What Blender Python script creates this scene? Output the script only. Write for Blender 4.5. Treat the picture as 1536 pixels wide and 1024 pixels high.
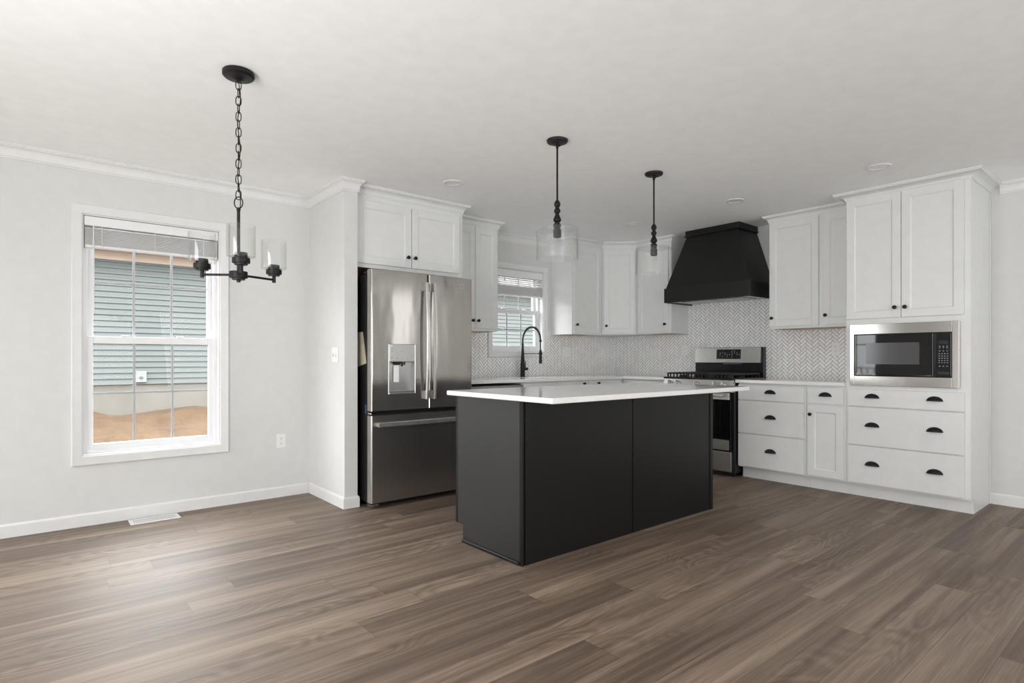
import bpy, bmesh, math, random
from mathutils import Vector, Matrix
random.seed(7)
PI = math.pi
for o in list(bpy.data.objects):
    bpy.data.objects.remove(o)
SC = bpy.context.scene
COL = SC.collection

# ------------------------------------------------------------------ camera
YAW = 0.873969
cam_d = bpy.data.cameras.new('camera')
cam = bpy.data.objects.new('camera', cam_d)
COL.objects.link(cam)
cam.location = (0, 0, 1.11)
cam.rotation_euler = (PI / 2, 0, YAW - PI / 2)
cam_d.sensor_width = 36
cam_d.lens = 36 * 866.56 / 1536
cam_d.shift_y = 25.466 / 1536
cam_d.clip_start = 0.02
SC.camera = cam

# ------------------------------------------------------------------ light and exposure
SC.view_settings.view_transform = 'Standard'
SC.view_settings.look = 'None'
SC.view_settings.exposure = 0.0
SC.view_settings.gamma = 1.0
SC.view_settings.use_curve_mapping = False
SC.cycles.use_denoising = True
SC.cycles.max_bounces = 12
SC.cycles.diffuse_bounces = 6
SC.cycles.glossy_bounces = 5
SC.cycles.transparent_max_bounces = 24
SC.cycles.sample_clamp_indirect = 8

W = bpy.data.worlds.new('overcast_sky')
SC.world = W
W.use_nodes = True
_n, _l = W.node_tree.nodes, W.node_tree.links
_bg = _n['Background']
_tc = _n.new('ShaderNodeTexCoord')
_sx = _n.new('ShaderNodeSeparateXYZ')
_mr = _n.new('ShaderNodeMapRange')
_mr.inputs['From Min'].default_value = 0.0
_mr.inputs['From Max'].default_value = 1.0
_mr.inputs['To Min'].default_value = 8.0
_mr.inputs['To Max'].default_value = 18.0
_l.new(_tc.outputs['Generated'], _sx.inputs[0])
_l.new(_sx.outputs['Z'], _mr.inputs['Value'])
_l.new(_mr.outputs[0], _bg.inputs['Strength'])
_bg.inputs['Color'].default_value = (0.96, 0.985, 1.0, 1)


def window_standin(name, loc, rot, sx, sy, radiance, col=(0.985, 0.992, 1.0)):
    """area light standing in for daylight from an unseen window; no opening is built"""
    d = bpy.data.lights.new(name, 'AREA')
    d.shape = 'RECTANGLE'
    d.size, d.size_y = sx, sy
    d.energy = radiance * PI * sx * sy
    d.color = col
    o = bpy.data.objects.new(name, d)
    o.location = loc
    o.rotation_euler = rot
    COL.objects.link(o)
    return o


# area lights look along local -Z
XW, YW, ZC = 5.66, 4.755, 2.44            # right wall, back wall, ceiling
XL, YF = -1.8, -3.6                       # left wall and front wall (behind the camera)
# (left and back ones are added fill, tilted upward to brighten the ceiling)
window_standin('daylight_fill_left', (XL + 0.32, 1.25, 1.10), (0, -PI / 2 - 0.32, 0), 2.05, 1.9, 8.4)
window_standin('daylight_fill_back', (0.3, YF + 0.45, 1.3), (PI / 2 + 0.62, 0, 0), 2.4, 1.7, 4.4)
window_standin('daylight_fill_back', (3.2, YF + 0.45, 1.3), (PI / 2 + 0.55, 0, 0), 2.4, 1.7, 4.8)
window_standin('daylight_side_window', (XW - 0.03, -2.3, 1.80), (0, PI / 2, 0), 1.1, 1.2, 1.9)


# ------------------------------------------------------------------ shader helpers
class S:
    """socket wrapper with arithmetic"""
    def __init__(s, nt, sock):
        s.nt, s.k = nt, sock

    def _m(s, op, *a, clamp=False):
        n = s.nt.nodes.new('ShaderNodeMath')
        n.operation = op
        n.use_clamp = clamp
        for i, v in enumerate((s,) + a):
            if isinstance(v, S):
                s.nt.links.new(v.k, n.inputs[i])
            else:
                n.inputs[i].default_value = v
        return S(s.nt, n.outputs[0])

    def __add__(s, o): return s._m('ADD', o)
    def __sub__(s, o): return s._m('SUBTRACT', o)
    def __mul__(s, o): return s._m('MULTIPLY', o)
    def __truediv__(s, o): return s._m('DIVIDE', o)
    def floor(s): return s._m('FLOOR')
    def fract(s): return s._m('FRACT')
    def mod(s, o): return s._m('FLOORED_MODULO', o)
    def min(s, o): return s._m('MINIMUM', o)
    def max(s, o): return s._m('MAXIMUM', o)
    def lt(s, o): return s._m('LESS_THAN', o)
    def gt(s, o): return s._m('GREATER_THAN', o)
    def rsub(s, c): return s._m('MULTIPLY', -1.0)._m('ADD', c)
    def mix(s, a, b):
        """s is the factor"""
        return a + (b - a) * s


def new_mat(name):
    m = bpy.data.materials.new(name)
    m.use_nodes = True
    nt = m.node_tree
    return m, nt, nt.nodes['Principled BSDF']


def pos(nt):
    t = nt.nodes.new('ShaderNodeTexCoord')
    x = nt.nodes.new('ShaderNodeSeparateXYZ')
    nt.links.new(t.outputs['Object'], x.inputs[0])
    return [S(nt, x.outputs[i]) for i in range(3)]


def comb(nt, x, y, z):
    n = nt.nodes.new('ShaderNodeCombineXYZ')
    for i, v in enumerate((x, y, z)):
        if isinstance(v, S):
            nt.links.new(v.k, n.inputs[i])
        else:
            n.inputs[i].default_value = v
    return n.outputs[0]


def noise(nt, vec, scale=1.0, detail=2.0, rough=0.5, dist=0.0):
    n = nt.nodes.new('ShaderNodeTexNoise')
    if vec is not None:
        nt.links.new(vec, n.inputs['Vector'])
    n.inputs['Scale'].default_value = scale
    n.inputs['Detail'].default_value = detail
    n.inputs['Roughness'].default_value = rough
    n.inputs['Distortion'].default_value = dist
    return S(nt, n.outputs['Fac'])


def white(nt, vec):
    n = nt.nodes.new('ShaderNodeTexWhiteNoise')
    n.noise_dimensions = '3D'
    nt.links.new(vec, n.inputs['Vector'])
    return S(nt, n.outputs['Value'])


def ramp(nt, s, stops):
    n = nt.nodes.new('ShaderNodeValToRGB')
    e = n.color_ramp.elements
    while len(e) < len(stops):
        e.new(0.5)
    for i, (p, c) in enumerate(stops):
        e[i].position = p
        e[i].color = tuple(c) + (1,)
    nt.links.new(s.k, n.inputs[0])
    return n.outputs['Color']


def bump(nt, bsdf, s, strength, dist):
    n = nt.nodes.new('ShaderNodeBump')
    n.inputs['Strength'].default_value = strength
    n.inputs['Distance'].default_value = dist
    nt.links.new(s.k, n.inputs['Height'])
    nt.links.new(n.outputs[0], bsdf.inputs['Normal'])


def flat(name, col, rough=0.5, metal=0.0, spec=0.5, var=0.02, scale=12.0, bmp=0.0):
    """plain painted / moulded surface with a little tone variation"""
    m, nt, b = new_mat(name)
    x, y, z = pos(nt)
    n = noise(nt, comb(nt, x, y, z), scale, 3)
    lo = [c * (1 - var) for c in col]
    hi = [min(1, c * (1 + var)) for c in col]
    nt.links.new(ramp(nt, n, [(0.3, lo), (0.7, hi)]), b.inputs['Base Color'])
    b.inputs['Roughness'].default_value = rough
    b.inputs['Metallic'].default_value = metal
    b.inputs['Specular IOR Level'].default_value = spec
    if bmp:
        bump(nt, b, noise(nt, comb(nt, x, y, z), 180, 2), bmp, 0.002)
    return m


M = {}
M['wall'] = flat('wall_paint', (0.665, 0.668, 0.655), 0.6, spec=0.3, bmp=0.05)
M['ceiling'] = flat('ceiling_paint', (0.92, 0.93, 0.925), 0.8, spec=0.2, bmp=0.05)
M['trim'] = flat('trim_paint', (0.74, 0.74, 0.735), 0.35)
M['cab'] = flat('cabinet_paint', (0.74, 0.748, 0.74), 0.38)
M['wood'] = flat('maple_underside', (0.62, 0.42, 0.25), 0.5, var=0.12, scale=6)
M['black'] = flat('black_metal', (0.0065, 0.006, 0.0058), 0.45, spec=0.3)
M['hood'] = flat('black_hood_paint', (0.0075, 0.0072, 0.007), 0.42, spec=0.4, var=0.05)
M['island'] = flat('island_black_paint', (0.0050, 0.0050, 0.0052), 0.36, spec=0.36, var=0.04)
M['island_end_sheen'] = flat('island_black_sheen_boost', (0.0060, 0.0060, 0.0063), 0.38, spec=1.0, var=0.03)  # same black paint, lighter and shinier to strengthen the window sheen
M['plate'] = flat('white_plastic', (0.80, 0.80, 0.78), 0.3)
M['vinyl'] = flat('white_vinyl', (0.78, 0.79, 0.80), 0.3)
M['grille'] = flat('grey_window_grille', (0.42, 0.435, 0.45), 0.4)
M['slat'] = flat('blind_slat', (0.86, 0.865, 0.865), 0.45)
_nt = M['slat'].node_tree
_tr = _nt.nodes.new('ShaderNodeBsdfTranslucent')
_tr.inputs[0].default_value = (0.8, 0.8, 0.8, 1)
_ms = _nt.nodes.new('ShaderNodeMixShader')
_ms.inputs[0].default_value = 0.5
_nt.links.new(_nt.nodes['Principled BSDF'].outputs[0], _ms.inputs[1])
_nt.links.new(_tr.outputs[0], _ms.inputs[2])
_nt.links.new(_ms.outputs[0], _nt.nodes['Material Output'].inputs[0])
M['slot'] = flat('dark_slot', (0.03, 0.03, 0.03), 0.6)
M['charcoal'] = flat('appliance_side', (0.012, 0.0115, 0.013), 0.4)
M['gasket'] = flat('black_rubber', (0.006, 0.006, 0.006), 0.6)
M['enamel'] = flat('black_enamel', (0.010, 0.010, 0.012), 0.16)
M['iron'] = flat('cast_iron', (0.012, 0.012, 0.013), 0.55)
M['gloss'] = flat('black_glass', (0.006, 0.006, 0.007), 0.03)
M['display'] = flat('grey_window_mesh', (0.075, 0.077, 0.08), 0.12, var=0.05, scale=200)
M['button'] = flat('button_print', (0.32, 0.32, 0.33), 0.4)
M['mark'] = flat('pale_print', (0.7, 0.7, 0.7), 0.4)
M['cover'] = flat('white_lens', (0.86, 0.86, 0.85), 0.3)
M['paper'] = flat('tan_paper', (0.47, 0.43, 0.33), 0.7, var=0.1)
M['blue'] = flat('blue_film', (0.05, 0.10, 0.24), 0.3)
M['chrome'] = flat('bright_metal', (0.78, 0.78, 0.77), 0.12, metal=1.0)
M['foundation'] = flat('cream_foundation', (0.115, 0.106, 0.094), 0.8, spec=0.1, var=0.12, scale=2)
M['siding'] = flat('grey_green_siding', (0.080, 0.089, 0.086), 0.5, spec=0.2, var=0.03, scale=1)
M['soffit'] = flat('white_soffit', (0.40, 0.385, 0.37), 0.6, spec=0.2)
M['frieze'] = flat('peach_frieze', (0.36, 0.285, 0.235), 0.7, spec=0.2)
M['boxgrey'] = flat('utility_box_paint', (0.155, 0.155, 0.155), 0.6, spec=0.2)
M['shingle'] = flat('roof_shingle', (0.10, 0.095, 0.09), 0.9, var=0.2, scale=20)
M['deck'] = flat('deck_boards', (0.30, 0.27, 0.24), 0.7, var=0.1)


def mat_stainless(name, col, rough, wav=0.0, streak=0.03, metal=1.0):
    m, nt, b = new_mat(name)
    x, y, z = pos(nt)
    n = noise(nt, comb(nt, x * 90.0, y * 90.0, z * 1.5), 1.0, 1)
    nt.links.new(ramp(nt, n, [(0.25, [c * (1 - streak) for c in col]), (0.75, [c * (1 + streak) for c in col])]), b.inputs['Base Color'])
    b.inputs['Metallic'].default_value = metal
    b.inputs['Roughness'].default_value = rough
    if wav:
        w = noise(nt, comb(nt, x * 7.0, y * 7.0, z * 2.2), 1.0, 1)
        bump(nt, b, w, wav, 0.02)
    return m


M['steel'] = mat_stainless('brushed_stainless', (0.40, 0.380, 0.358), 0.125, 0.17, 0.03, 0.84)
M['steel_drawer'] = mat_stainless('brushed_stainless_drawer', (0.44, 0.42, 0.40), 0.28, 0.0, 0.03, 0.93)
M['steel_frame'] = mat_stainless('polished_stainless_frame', (0.37, 0.352, 0.335), 0.15, 0.0, 0.0)
M['steel_mid'] = mat_stainless('satin_stainless_mid', (0.44, 0.435, 0.425), 0.30, 0.0, 0.0, 0.9)
M['steel_dark'] = mat_stainless('brushed_stainless_dark', (0.36, 0.35, 0.335), 0.26, 0.0, 0.0, 0.9)
M['steel_bright'] = mat_stainless('satin_stainless', (0.60, 0.59, 0.57), 0.27, 0.0, 0.0, 0.78)


def mat_glass(name, tint, f0=0.02, f90=0.55, rough=0.0):
    m = bpy.data.materials.new(name)
    m.use_nodes = True
    nt = m.node_tree
    nt.nodes.remove(nt.nodes['Principled BSDF'])
    out = nt.nodes['Material Output']
    t = nt.nodes.new('ShaderNodeBsdfTransparent')
    t.inputs[0].default_value = tint + (1,)
    g = nt.nodes.new('ShaderNodeBsdfGlossy')
    g.inputs['Roughness'].default_value = rough
    lw = nt.nodes.new('ShaderNodeLayerWeight')
    lw.inputs['Blend'].default_value = 0.5
    fr = nt.nodes.new('ShaderNodeMath')
    fr.operation = 'POWER'
    nt.links.new(lw.outputs['Facing'], fr.inputs[0])
    fr.inputs[1].default_value = 5.0
    f2 = nt.nodes.new('ShaderNodeMath')
    f2.operation = 'MULTIPLY_ADD'
    nt.links.new(fr.outputs[0], f2.inputs[0])
    f2.inputs[1].default_value = f90
    f2.inputs[2].default_value = f0
    fr = f2
    mx = nt.nodes.new('ShaderNodeMixShader')
    nt.links.new(fr.outputs[0], mx.inputs[0])
    nt.links.new(t.outputs[0], mx.inputs[1])
    nt.links.new(g.outputs[0], mx.inputs[2])
    nt.links.new(mx.outputs[0], out.inputs[0])
    return m


M['glass'] = mat_glass('window_glass', (0.985, 0.99, 0.988), 0.008, 0.5)
M['shade'] = mat_glass('clear_shade_glass', (0.980, 0.983, 0.980), 0.035, 0.85)


def mat_quartz():
    m, nt, b = new_mat('white_quartz')
    x, y, z = pos(nt)
    v = comb(nt, x, y, z)
    n = noise(nt, v, 160, 3, 0.6)
    c = noise(nt, v, 3, 5, 0.6, 0.8)
    k = n * 0.6 + c * 0.4
    nt.links.new(ramp(nt, k, [(0.32, (0.72, 0.715, 0.69)), (0.5, (0.85, 0.845, 0.83)), (0.7, (0.88, 0.88, 0.865))]), b.inputs['Base Color'])
    b.inputs['Roughness'].default_value = 0.09
    return m


M['quartz'] = mat_quartz()


def mat_floor():
    m, nt, b = new_mat('plank_floor')
    x, y, z = pos(nt)
    PW, PL = 0.18, 1.52
    v = (y - 1.745) / PW
    row = v.floor()
    off = white(nt, comb(nt, row, 3.7, 0.0))
    u = x / PL + off
    cl = u.floor()
    r1 = white(nt, comb(nt, row, cl, 1.0))
    r2 = white(nt, comb(nt, row, cl, 9.0))
    fv, fu = v.fract(), u.fract()
    ev = fv.min(fv.rsub(1.0)) * PW
    eu = fu.min(fu.rsub(1.0)) * PL
    seam = ev.min(eu).lt(0.0011)
    # grain: long soft streaks, cathedral arcs and fine pores
    yy = y + r1 * 7.0
    xx = x + r2 * 11.0
    broad = noise(nt, comb(nt, xx * 0.55, yy * 8.0, r1 * 5.0), 1.0, 3, 0.5, 0.25)
    fig = noise(nt, comb(nt, xx * 0.95, yy * 34.0, r2 * 5.0), 1.0, 4, 0.6, 0.3)
    warp = noise(nt, comb(nt, xx * 1.3, yy * 4.2, r2 * 3.0), 1.0, 2, 0.45)
    arcs = ((warp * 17.0 + yy * 9.0) * 6.2832)._m('SINE') * 0.5 + 0.5
    amask = ((noise(nt, comb(nt, xx * 0.8, yy * 3.0, 4.0), 1.0, 1) - 0.47) * 6.0).max(0.0).min(1.0)
    fine = noise(nt, comb(nt, xx * 3.2, yy * 190.0, 0.0), 1.0, 3, 0.65)
    k = broad * 0.50 + fig * 0.42 + (arcs - 0.5) * amask * 0.085 + (fine - 0.5) * 0.26 + (r1 - 0.5) * 0.10 + 0.045
    k = k._m('MINIMUM', 1.0)
    colr = ramp(nt, k, [(0.26, (0.055, 0.0345, 0.0235)), (0.40, (0.104, 0.0695, 0.0480)), (0.51, (0.172, 0.122, 0.0880)),
                        (0.62, (0.262, 0.194, 0.142)), (0.76, (0.355, 0.274, 0.206))])
    dk = nt.nodes.new('ShaderNodeMix')
    dk.data_type = 'RGBA'
    dk.blend_type = 'MULTIPLY'
    nt.links.new((seam * 0.55).k, dk.inputs['Factor'])
    nt.links.new(colr, dk.inputs[6])
    dk.inputs[7].default_value = (0.15, 0.13, 0.12, 1)
    nt.links.new(dk.outputs[2], b.inputs['Base Color'])
    nt.links.new((fig * 0.12 + 0.47).k, b.inputs['Roughness'])
    b.inputs['Specular IOR Level'].default_value = 0.75
    bump(nt, b, fine * 0.5 + fig * 0.5 - seam * 1.2, 0.14, 0.0012)
    return m


M['floor'] = mat_floor()


def mat_tile(axis):
    """1 x 3 white tiles in a 45 degree herringbone with dark grout"""
    m, nt, b = new_mat('herringbone_tile_' + axis)
    x, y, z = pos(nt)
    a = x if axis == 'x' else y
    Wt, n = 0.0265, 3.0
    q = 1 / (math.sqrt(2) * Wt)
    u = (a + z) * q + 400.0
    v = (z - a) * q + 400.0
    i, j = u.floor(), v.floor()
    fu, fv = u.fract(), v.fract()
    k = (i - j).mod(2 * n)
    hor = k.lt(n - 0.5)
    pu = k + fu
    pv = k.rsub(2 * n - 1) + fv
    g1 = pu.min(pu.rsub(n)).min(fv.min(fv.rsub(1.0)))
    g2 = pv.min(pv.rsub(n)).min(fu.min(fu.rsub(1.0)))
    d = hor.mix(g2, g1)
    idu = hor.mix(i, i - k)
    idv = hor.mix(j - k.rsub(2 * n - 1), j)
    rnd = white(nt, comb(nt, idu, idv, hor))
    grout = d.lt(0.055)
    tone = ramp(nt, rnd, [(0.0, (0.82, 0.815, 0.805)), (0.6, (0.89, 0.89, 0.885)), (1.0, (0.93, 0.93, 0.925))])
    mx = nt.nodes.new('ShaderNodeMix')
    mx.data_type = 'RGBA'
    nt.links.new(grout.k, mx.inputs['Factor'])
    nt.links.new(tone, mx.inputs[6])
    mx.inputs[7].default_value = (0.055, 0.053, 0.050, 1)
    nt.links.new(mx.outputs[2], b.inputs['Base Color'])
    nt.links.new(grout.mix(rnd * 0.12 + 0.12, rnd * 0.0 + 0.7).k, b.inputs['Roughness'])
    tilt = (rnd - 0.5) * fu * 0.25
    bump(nt, b, d.min(0.10) * 6.0 + tilt, 0.25, 0.0018)
    return m


M['tile_x'] = mat_tile('x')
M['tile_y'] = mat_tile('y')


def mat_dirt():
    m, nt, b = new_mat('bare_dirt')
    x, y, z = pos(nt)
    v = comb(nt, x, y, z)
    k = noise(nt, v, 1.6, 8, 0.7) * 0.6 + noise(nt, v, 18, 4, 0.7) * 0.4
    nt.links.new(ramp(nt, k, [(0.3, (0.023, 0.0115, 0.005)), (0.5, (0.056, 0.0305, 0.0128)), (0.7, (0.083, 0.050, 0.0245))]), b.inputs['Base Color'])
    b.inputs['Roughness'].default_value = 0.95
    bump(nt, b, k, 0.7, 0.08)
    return m


M['dirt'] = mat_dirt()


# ------------------------------------------------------------------ mesh helpers
class MB:
    def __init__(s):
        s.bm = bmesh.new()
        s.mi = 0

    def _done(s, geom):
        for f in geom:
            if isinstance(f, bmesh.types.BMFace):
                f.material_index = s.mi

    def box(s, x0, x1, y0, y1, z0, z1, bev=0.0, seg=1, rot=None):
        r = bmesh.ops.create_cube(s.bm, size=1.0)
        vs = r['verts']
        sx, sy, sz = x1 - x0, y1 - y0, z1 - z0
        bmesh.ops.scale(s.bm, vec=(sx, sy, sz), verts=vs)
        fs = {f for v in vs for f in v.link_faces}
        if bev:
            es = list({e for v in vs for e in v.link_edges})
            rr = bmesh.ops.bevel(s.bm, geom=es, offset=min(bev, 0.45 * min(abs(sx), abs(sy), abs(sz))), segments=seg, affect='EDGES', profile=0.5)
            fs = set(rr['faces']) | {f for f in fs if f.is_valid}
            vs = list({v for f in fs for v in f.verts})
        c = Vector(((x0 + x1) / 2, (y0 + y1) / 2, (z0 + z1) / 2))
        if rot is not None:
            bmesh.ops.rotate(s.bm, verts=vs, cent=(0, 0, 0), matrix=rot)
        bmesh.ops.translate(s.bm, vec=c, verts=vs)
        s._done(fs)
        return s

    def lathe(s, prof, o=(0, 0, 0), axis='z', n=24, closed=False):
        """prof: list of (radius, height) along the axis"""
        o = Vector(o)

        def P(r, h, t):
            c, q = r * math.cos(t), r * math.sin(t)
            if axis == 'z':
                return o + Vector((c, q, h))
            if axis == 'y':
                return o + Vector((c, h, q))
            return o + Vector((h, c, q))
        rings = []
        for r, h in prof:
            if r < 1e-6:
                rings.append([s.bm.verts.new(P(0, h, 0))])
            else:
                rings.append([s.bm.verts.new(P(r, h, 2 * PI * k / n)) for k in range(n)])
        fs = []
        pairs = list(zip(rings, rings[1:])) + ([(rings[-1], rings[0])] if closed else [])
        for A, B in pairs:
            for k in range(n):
                k2 = (k + 1) % n
                if len(A) == 1 and len(B) == 1:
                    continue
                if len(A) == 1:
                    fs.append(s.bm.faces.new((A[0], B[k], B[k2])))
                elif len(B) == 1:
                    fs.append(s.bm.faces.new((A[k], B[0], A[k2])))
                else:
                    fs.append(s.bm.faces.new((A[k], B[k], B[k2], A[k2])))
        if not closed:
            for R in (rings[0], rings[-1]):
                if len(R) > 1:
                    fs.append(s.bm.faces.new(R))
        s._done(fs)
        return s

    def tube(s, pts, r, n=10, closed=False):
        pts = [Vector(p) for p in pts]
        rr = r if isinstance(r, (list, tuple)) else [r] * len(pts)
        N = len(pts)
        rings = []
        prev = None
        for i, p in enumerate(pts):
            if closed:
                d = (pts[(i + 1) % N] - pts[i - 1]).normalized()
            else:
                d = (pts[min(i + 1, N - 1)] - pts[max(i - 1, 0)]).normalized()
            if prev is None:
                up = Vector((0, 0, 1)) if abs(d.z) < 0.9 else Vector((1, 0, 0))
                a = d.cross(up).normalized()
            else:
                a = (prev - d * prev.dot(d)).normalized()
            prev = a
            c = d.cross(a)
            rings.append([s.bm.verts.new(p + (a * math.cos(2 * PI * k / n) + c * math.sin(2 * PI * k / n)) * rr[i]) for k in range(n)])
        fs = []
        seq = list(zip(rings, rings[1:])) + ([(rings[-1], rings[0])] if closed else [])
        for A, B in seq:
            for k in range(n):
                fs.append(s.bm.faces.new((A[k], A[(k + 1) % n], B[(k + 1) % n], B[k])))
        if not closed:
            fs.append(s.bm.faces.new(rings[0]))
            fs.append(s.bm.faces.new(rings[-1]))
        s._done(fs)
        return s

    def prism(s, poly, ax, a0, a1):
        """polygon extruded along an axis; poly coords are the two other axes in xyz order"""
        def P(p, h):
            if ax == 'x':
                return (h, p[0], p[1])
            if ax == 'y':
                return (p[0], h, p[1])
            return (p[0], p[1], h)
        A = [s.bm.verts.new(P(p, a0)) for p in poly]
        B = [s.bm.verts.new(P(p, a1)) for p in poly]
        fs = [s.bm.faces.new(A), s.bm.faces.new(B)]
        n = len(poly)
        for k in range(n):
            fs.append(s.bm.faces.new((A[k], A[(k + 1) % n], B[(k + 1) % n], B[k])))
        s._done(fs)
        return s

    def sweep(s, path, prof, closed=False):
        """profile (out, z) swept along a plan path with mitred corners; out is to the right of travel"""
        N = len(path)
        V2 = [Vector((p[0], p[1])) for p in path]
        rings = []
        for i in range(N):
            ns = []
            if closed or i > 0:
                d = (V2[i] - V2[i - 1]).normalized()
                ns.append(Vector((d.y, -d.x)))
            if closed or i < N - 1:
                d = (V2[(i + 1) % N] - V2[i]).normalized()
                ns.append(Vector((d.y, -d.x)))
            if len(ns) == 2:
                b = (ns[0] + ns[1])
                b = b / max(1e-6, b.length_squared) * 2
            else:
                b = ns[0]
            rings.append([s.bm.verts.new((V2[i].x + b.x * o, V2[i].y + b.y * o, z)) for o, z in prof])
        fs = []
        n = len(prof)
        seq = list(zip(rings, rings[1:])) + ([(rings[-1], rings[0])] if closed else [])
        for A, B in seq:
            for k in range(n):
                fs.append(s.bm.faces.new((A[k], A[(k + 1) % n], B[(k + 1) % n], B[k])))
        if not closed:
            fs.append(s.bm.faces.new(rings[0]))
            fs.append(s.bm.faces.new(rings[-1]))
        s._done(fs)
        return s


def mk(name, mb, mat, parent=None, label=None, smooth=35):
    smooth = 18 if name == 'crown_molding' or name.startswith('trim_') else smooth
    bmesh.ops.recalc_face_normals(mb.bm, faces=mb.bm.faces[:])
    me = bpy.data.meshes.new(name)
    mb.bm.to_mesh(me)
    mb.bm.free()
    for x in (mat if isinstance(mat, (list, tuple)) else [mat]):
        me.materials.append(M[x])
    me.shade_smooth()
    me.set_sharp_from_angle(angle=math.radians(smooth))
    o = bpy.data.objects.new(name, me)
    COL.objects.link(o)
    wn = o.modifiers.new('weighted_normal', 'WEIGHTED_NORMAL')
    wn.keep_sharp = True
    wn.weight = 100
    if parent is not None:
        o.parent = parent
    if label:
        o['label'] = label
    return o


def tag(o, label, cat, group=None):
    o['label'] = label
    o['category'] = cat
    if group:
        o['group'] = group
    return o


def thing(name, label, cat, loc=(0, 0, 0), rz=0.0, group=None):
    o = bpy.data.objects.new(name, None)
    o.empty_display_size = 0.1
    COL.objects.link(o)
    o.location = loc
    o.rotation_euler = (0, 0, rz)
    return tag(o, label, cat, group)


def struct(name, mb, mat, parent=None, smooth=35):
    o = mk(name, mb, mat, parent, smooth=smooth)
    if parent is None:
        o['kind'] = 'structure'
    return o


def struct_root(name, loc=(0, 0, 0)):
    o = bpy.data.objects.new(name, None)
    COL.objects.link(o)
    o.location = loc
    o['kind'] = 'structure'
    return o


def copy_tree(o, parent=None):
    c = o.copy()
    COL.objects.link(c)
    if parent is not None:
        c.parent = parent
    for ch in list(o.children):
        copy_tree(ch, c)
    return c


# ------------------------------------------------------------------ room shell
T = 0.14
WIN1 = (0.267, 1.111, 0.457, 2.075)
WIN2 = (3.700, 4.440, 1.178, 2.078)


def wall_y(mb, y0, y1, xa, xb, holes):
    """wall along X from xa to xb with rectangular holes (x0,x1,z0,z1)"""
    x = xa
    for h in sorted(holes):
        mb.box(x, h[0], y0, y1, 0, ZC)
        mb.box(h[0], h[1], y0, y1, 0, h[2]) if h[2] > 0 else None
        mb.box(h[0], h[1], y0, y1, h[3], ZC)
        x = h[1]
    mb.box(x, xb, y0, y1, 0, ZC)


def wall_x(mb, x0, x1, ya, yb, holes):
    y = ya
    for h in sorted(holes):
        mb.box(x0, x1, y, h[0], 0, ZC)
        mb.box(x0, x1, h[0], h[1], 0, h[2]) if h[2] > 0 else None
        mb.box(x0, x1, h[0], h[1], h[3], ZC)
        y = h[1]
    mb.box(x0, x1, y, yb, 0, ZC)


mb = MB(); mb.box(XL - T, XW + T, YF - T, YW + T, -0.1, 0); struct('floor', mb, 'floor')
mb = MB(); mb.box(XL - T - 0.3, XW + T + 0.3, YF - T - 0.3, YW + T + 0.3, ZC, ZC + 0.25); struct('ceiling', mb, 'ceiling')
mb = MB(); wall_y(mb, YW, YW + T, XL, XW, [WIN1, WIN2]); struct('wall_back', mb, 'wall')
mb = MB(); wall_x(mb, XW, XW + T, YF - T, YW + T, []); struct('wall_right', mb, 'wall')
GD = (3.77, 4.62, 0.0, 2.06)          # glass door in the left wall
mb = MB(); wall_x(mb, XL - T, XL, YF - T, YW + T, [GD]); struct('wall_left', mb, 'wall')
mb = MB(); wall_y(mb, YF - T, YF, XL, XW, []); struct('wall_front', mb, 'wall')
SX0, SX1, SY = 1.788, 1.890, 4.062
mb = MB(); mb.box(SX0, SX1, SY, YW, 0, ZC); struct('wall_stub', mb, 'wall')

BASE = [(0, 0), (0.012, 0), (0.012, 0.070), (0.009, 0.078), (0.004, 0.084), (0, 0.084)]
mb = MB(); mb.sweep([(XL, YW), (SX0 - 0.0125, YW)], BASE); struct('baseboard_back', mb, 'trim')
mb = MB(); mb.sweep([(SX0, YW - 0.013), (SX0, SY), (SX1, SY), (SX1, SY + 0.16)], BASE); struct('baseboard_stub', mb, 'trim')
mb = MB(); mb.sweep([(XW, 1.040), (XW, YF)], BASE); struct('baseboard_right', mb, 'trim')


def crownp(drop, out, z=None):
    z = ZC if z is None else z
    u = out - 0.016
    pr = [(0, z - drop), (0.007, z - drop), (0.007, z - drop + 0.009), (0.011, z - drop + 0.012)]
    for i in range(7):                       # cove
        t = PI / 2 * i / 6
        pr.append((0.011 + (u - 0.004) * (1 - math.cos(t)), z - drop + 0.014 + (drop - 0.036) * math.sin(t)))
    return pr + [(out - 0.006, z - 0.021), (out - 0.006, z - 0.014), (out, z - 0.012), (out, z), (0, z)]


mb = MB(); mb.sweep([(XL, YW), (SX0, YW), (SX0, SY), (SX1, SY), (SX1, SY + 0.02)], crownp(0.088, 0.042)); struct('trim_1', mb, 'trim')
mb = MB(); mb.sweep([(3.575, YW), (4.50, YW)], crownp(0.088, 0.042)); struct('trim_2', mb, 'trim')
mb = MB(); mb.sweep([(XW, 0.985), (XW, YF)], crownp(0.088, 0.042)); struct('trim_3', mb, 'trim')


# ------------------------------------------------------------------ windows
def casing_mb(x0, x1, z0, z1, w, y):
    """mitred picture-frame casing on a wall facing -Y"""
    m = MB()
    prof = [(0, 0.0), (0, 0.010), (0.006, 0.014), (w * 0.55, 0.017), (w * 0.8, 0.020), (w - 0.004, 0.020), (w, 0.016), (w, 0.0)]
    pts = [(x0, z0), (x1, z0), (x1, z1), (x0, z1)]
    sg = [(-1, -1), (1, -1), (1, 1), (-1, 1)]
    rings = [[m.bm.verts.new((p[0] + q[0] * o, y - h, p[1] + q[1] * o)) for o, h in prof] for p, q in zip(pts, sg)]
    for i in range(4):
        A, B = rings[i], rings[(i + 1) % 4]
        for k in range(len(prof)):
            k2 = (k + 1) % len(prof)
            m.bm.faces.new((A[k], A[k2], B[k2], B[k]))
    return m


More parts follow.
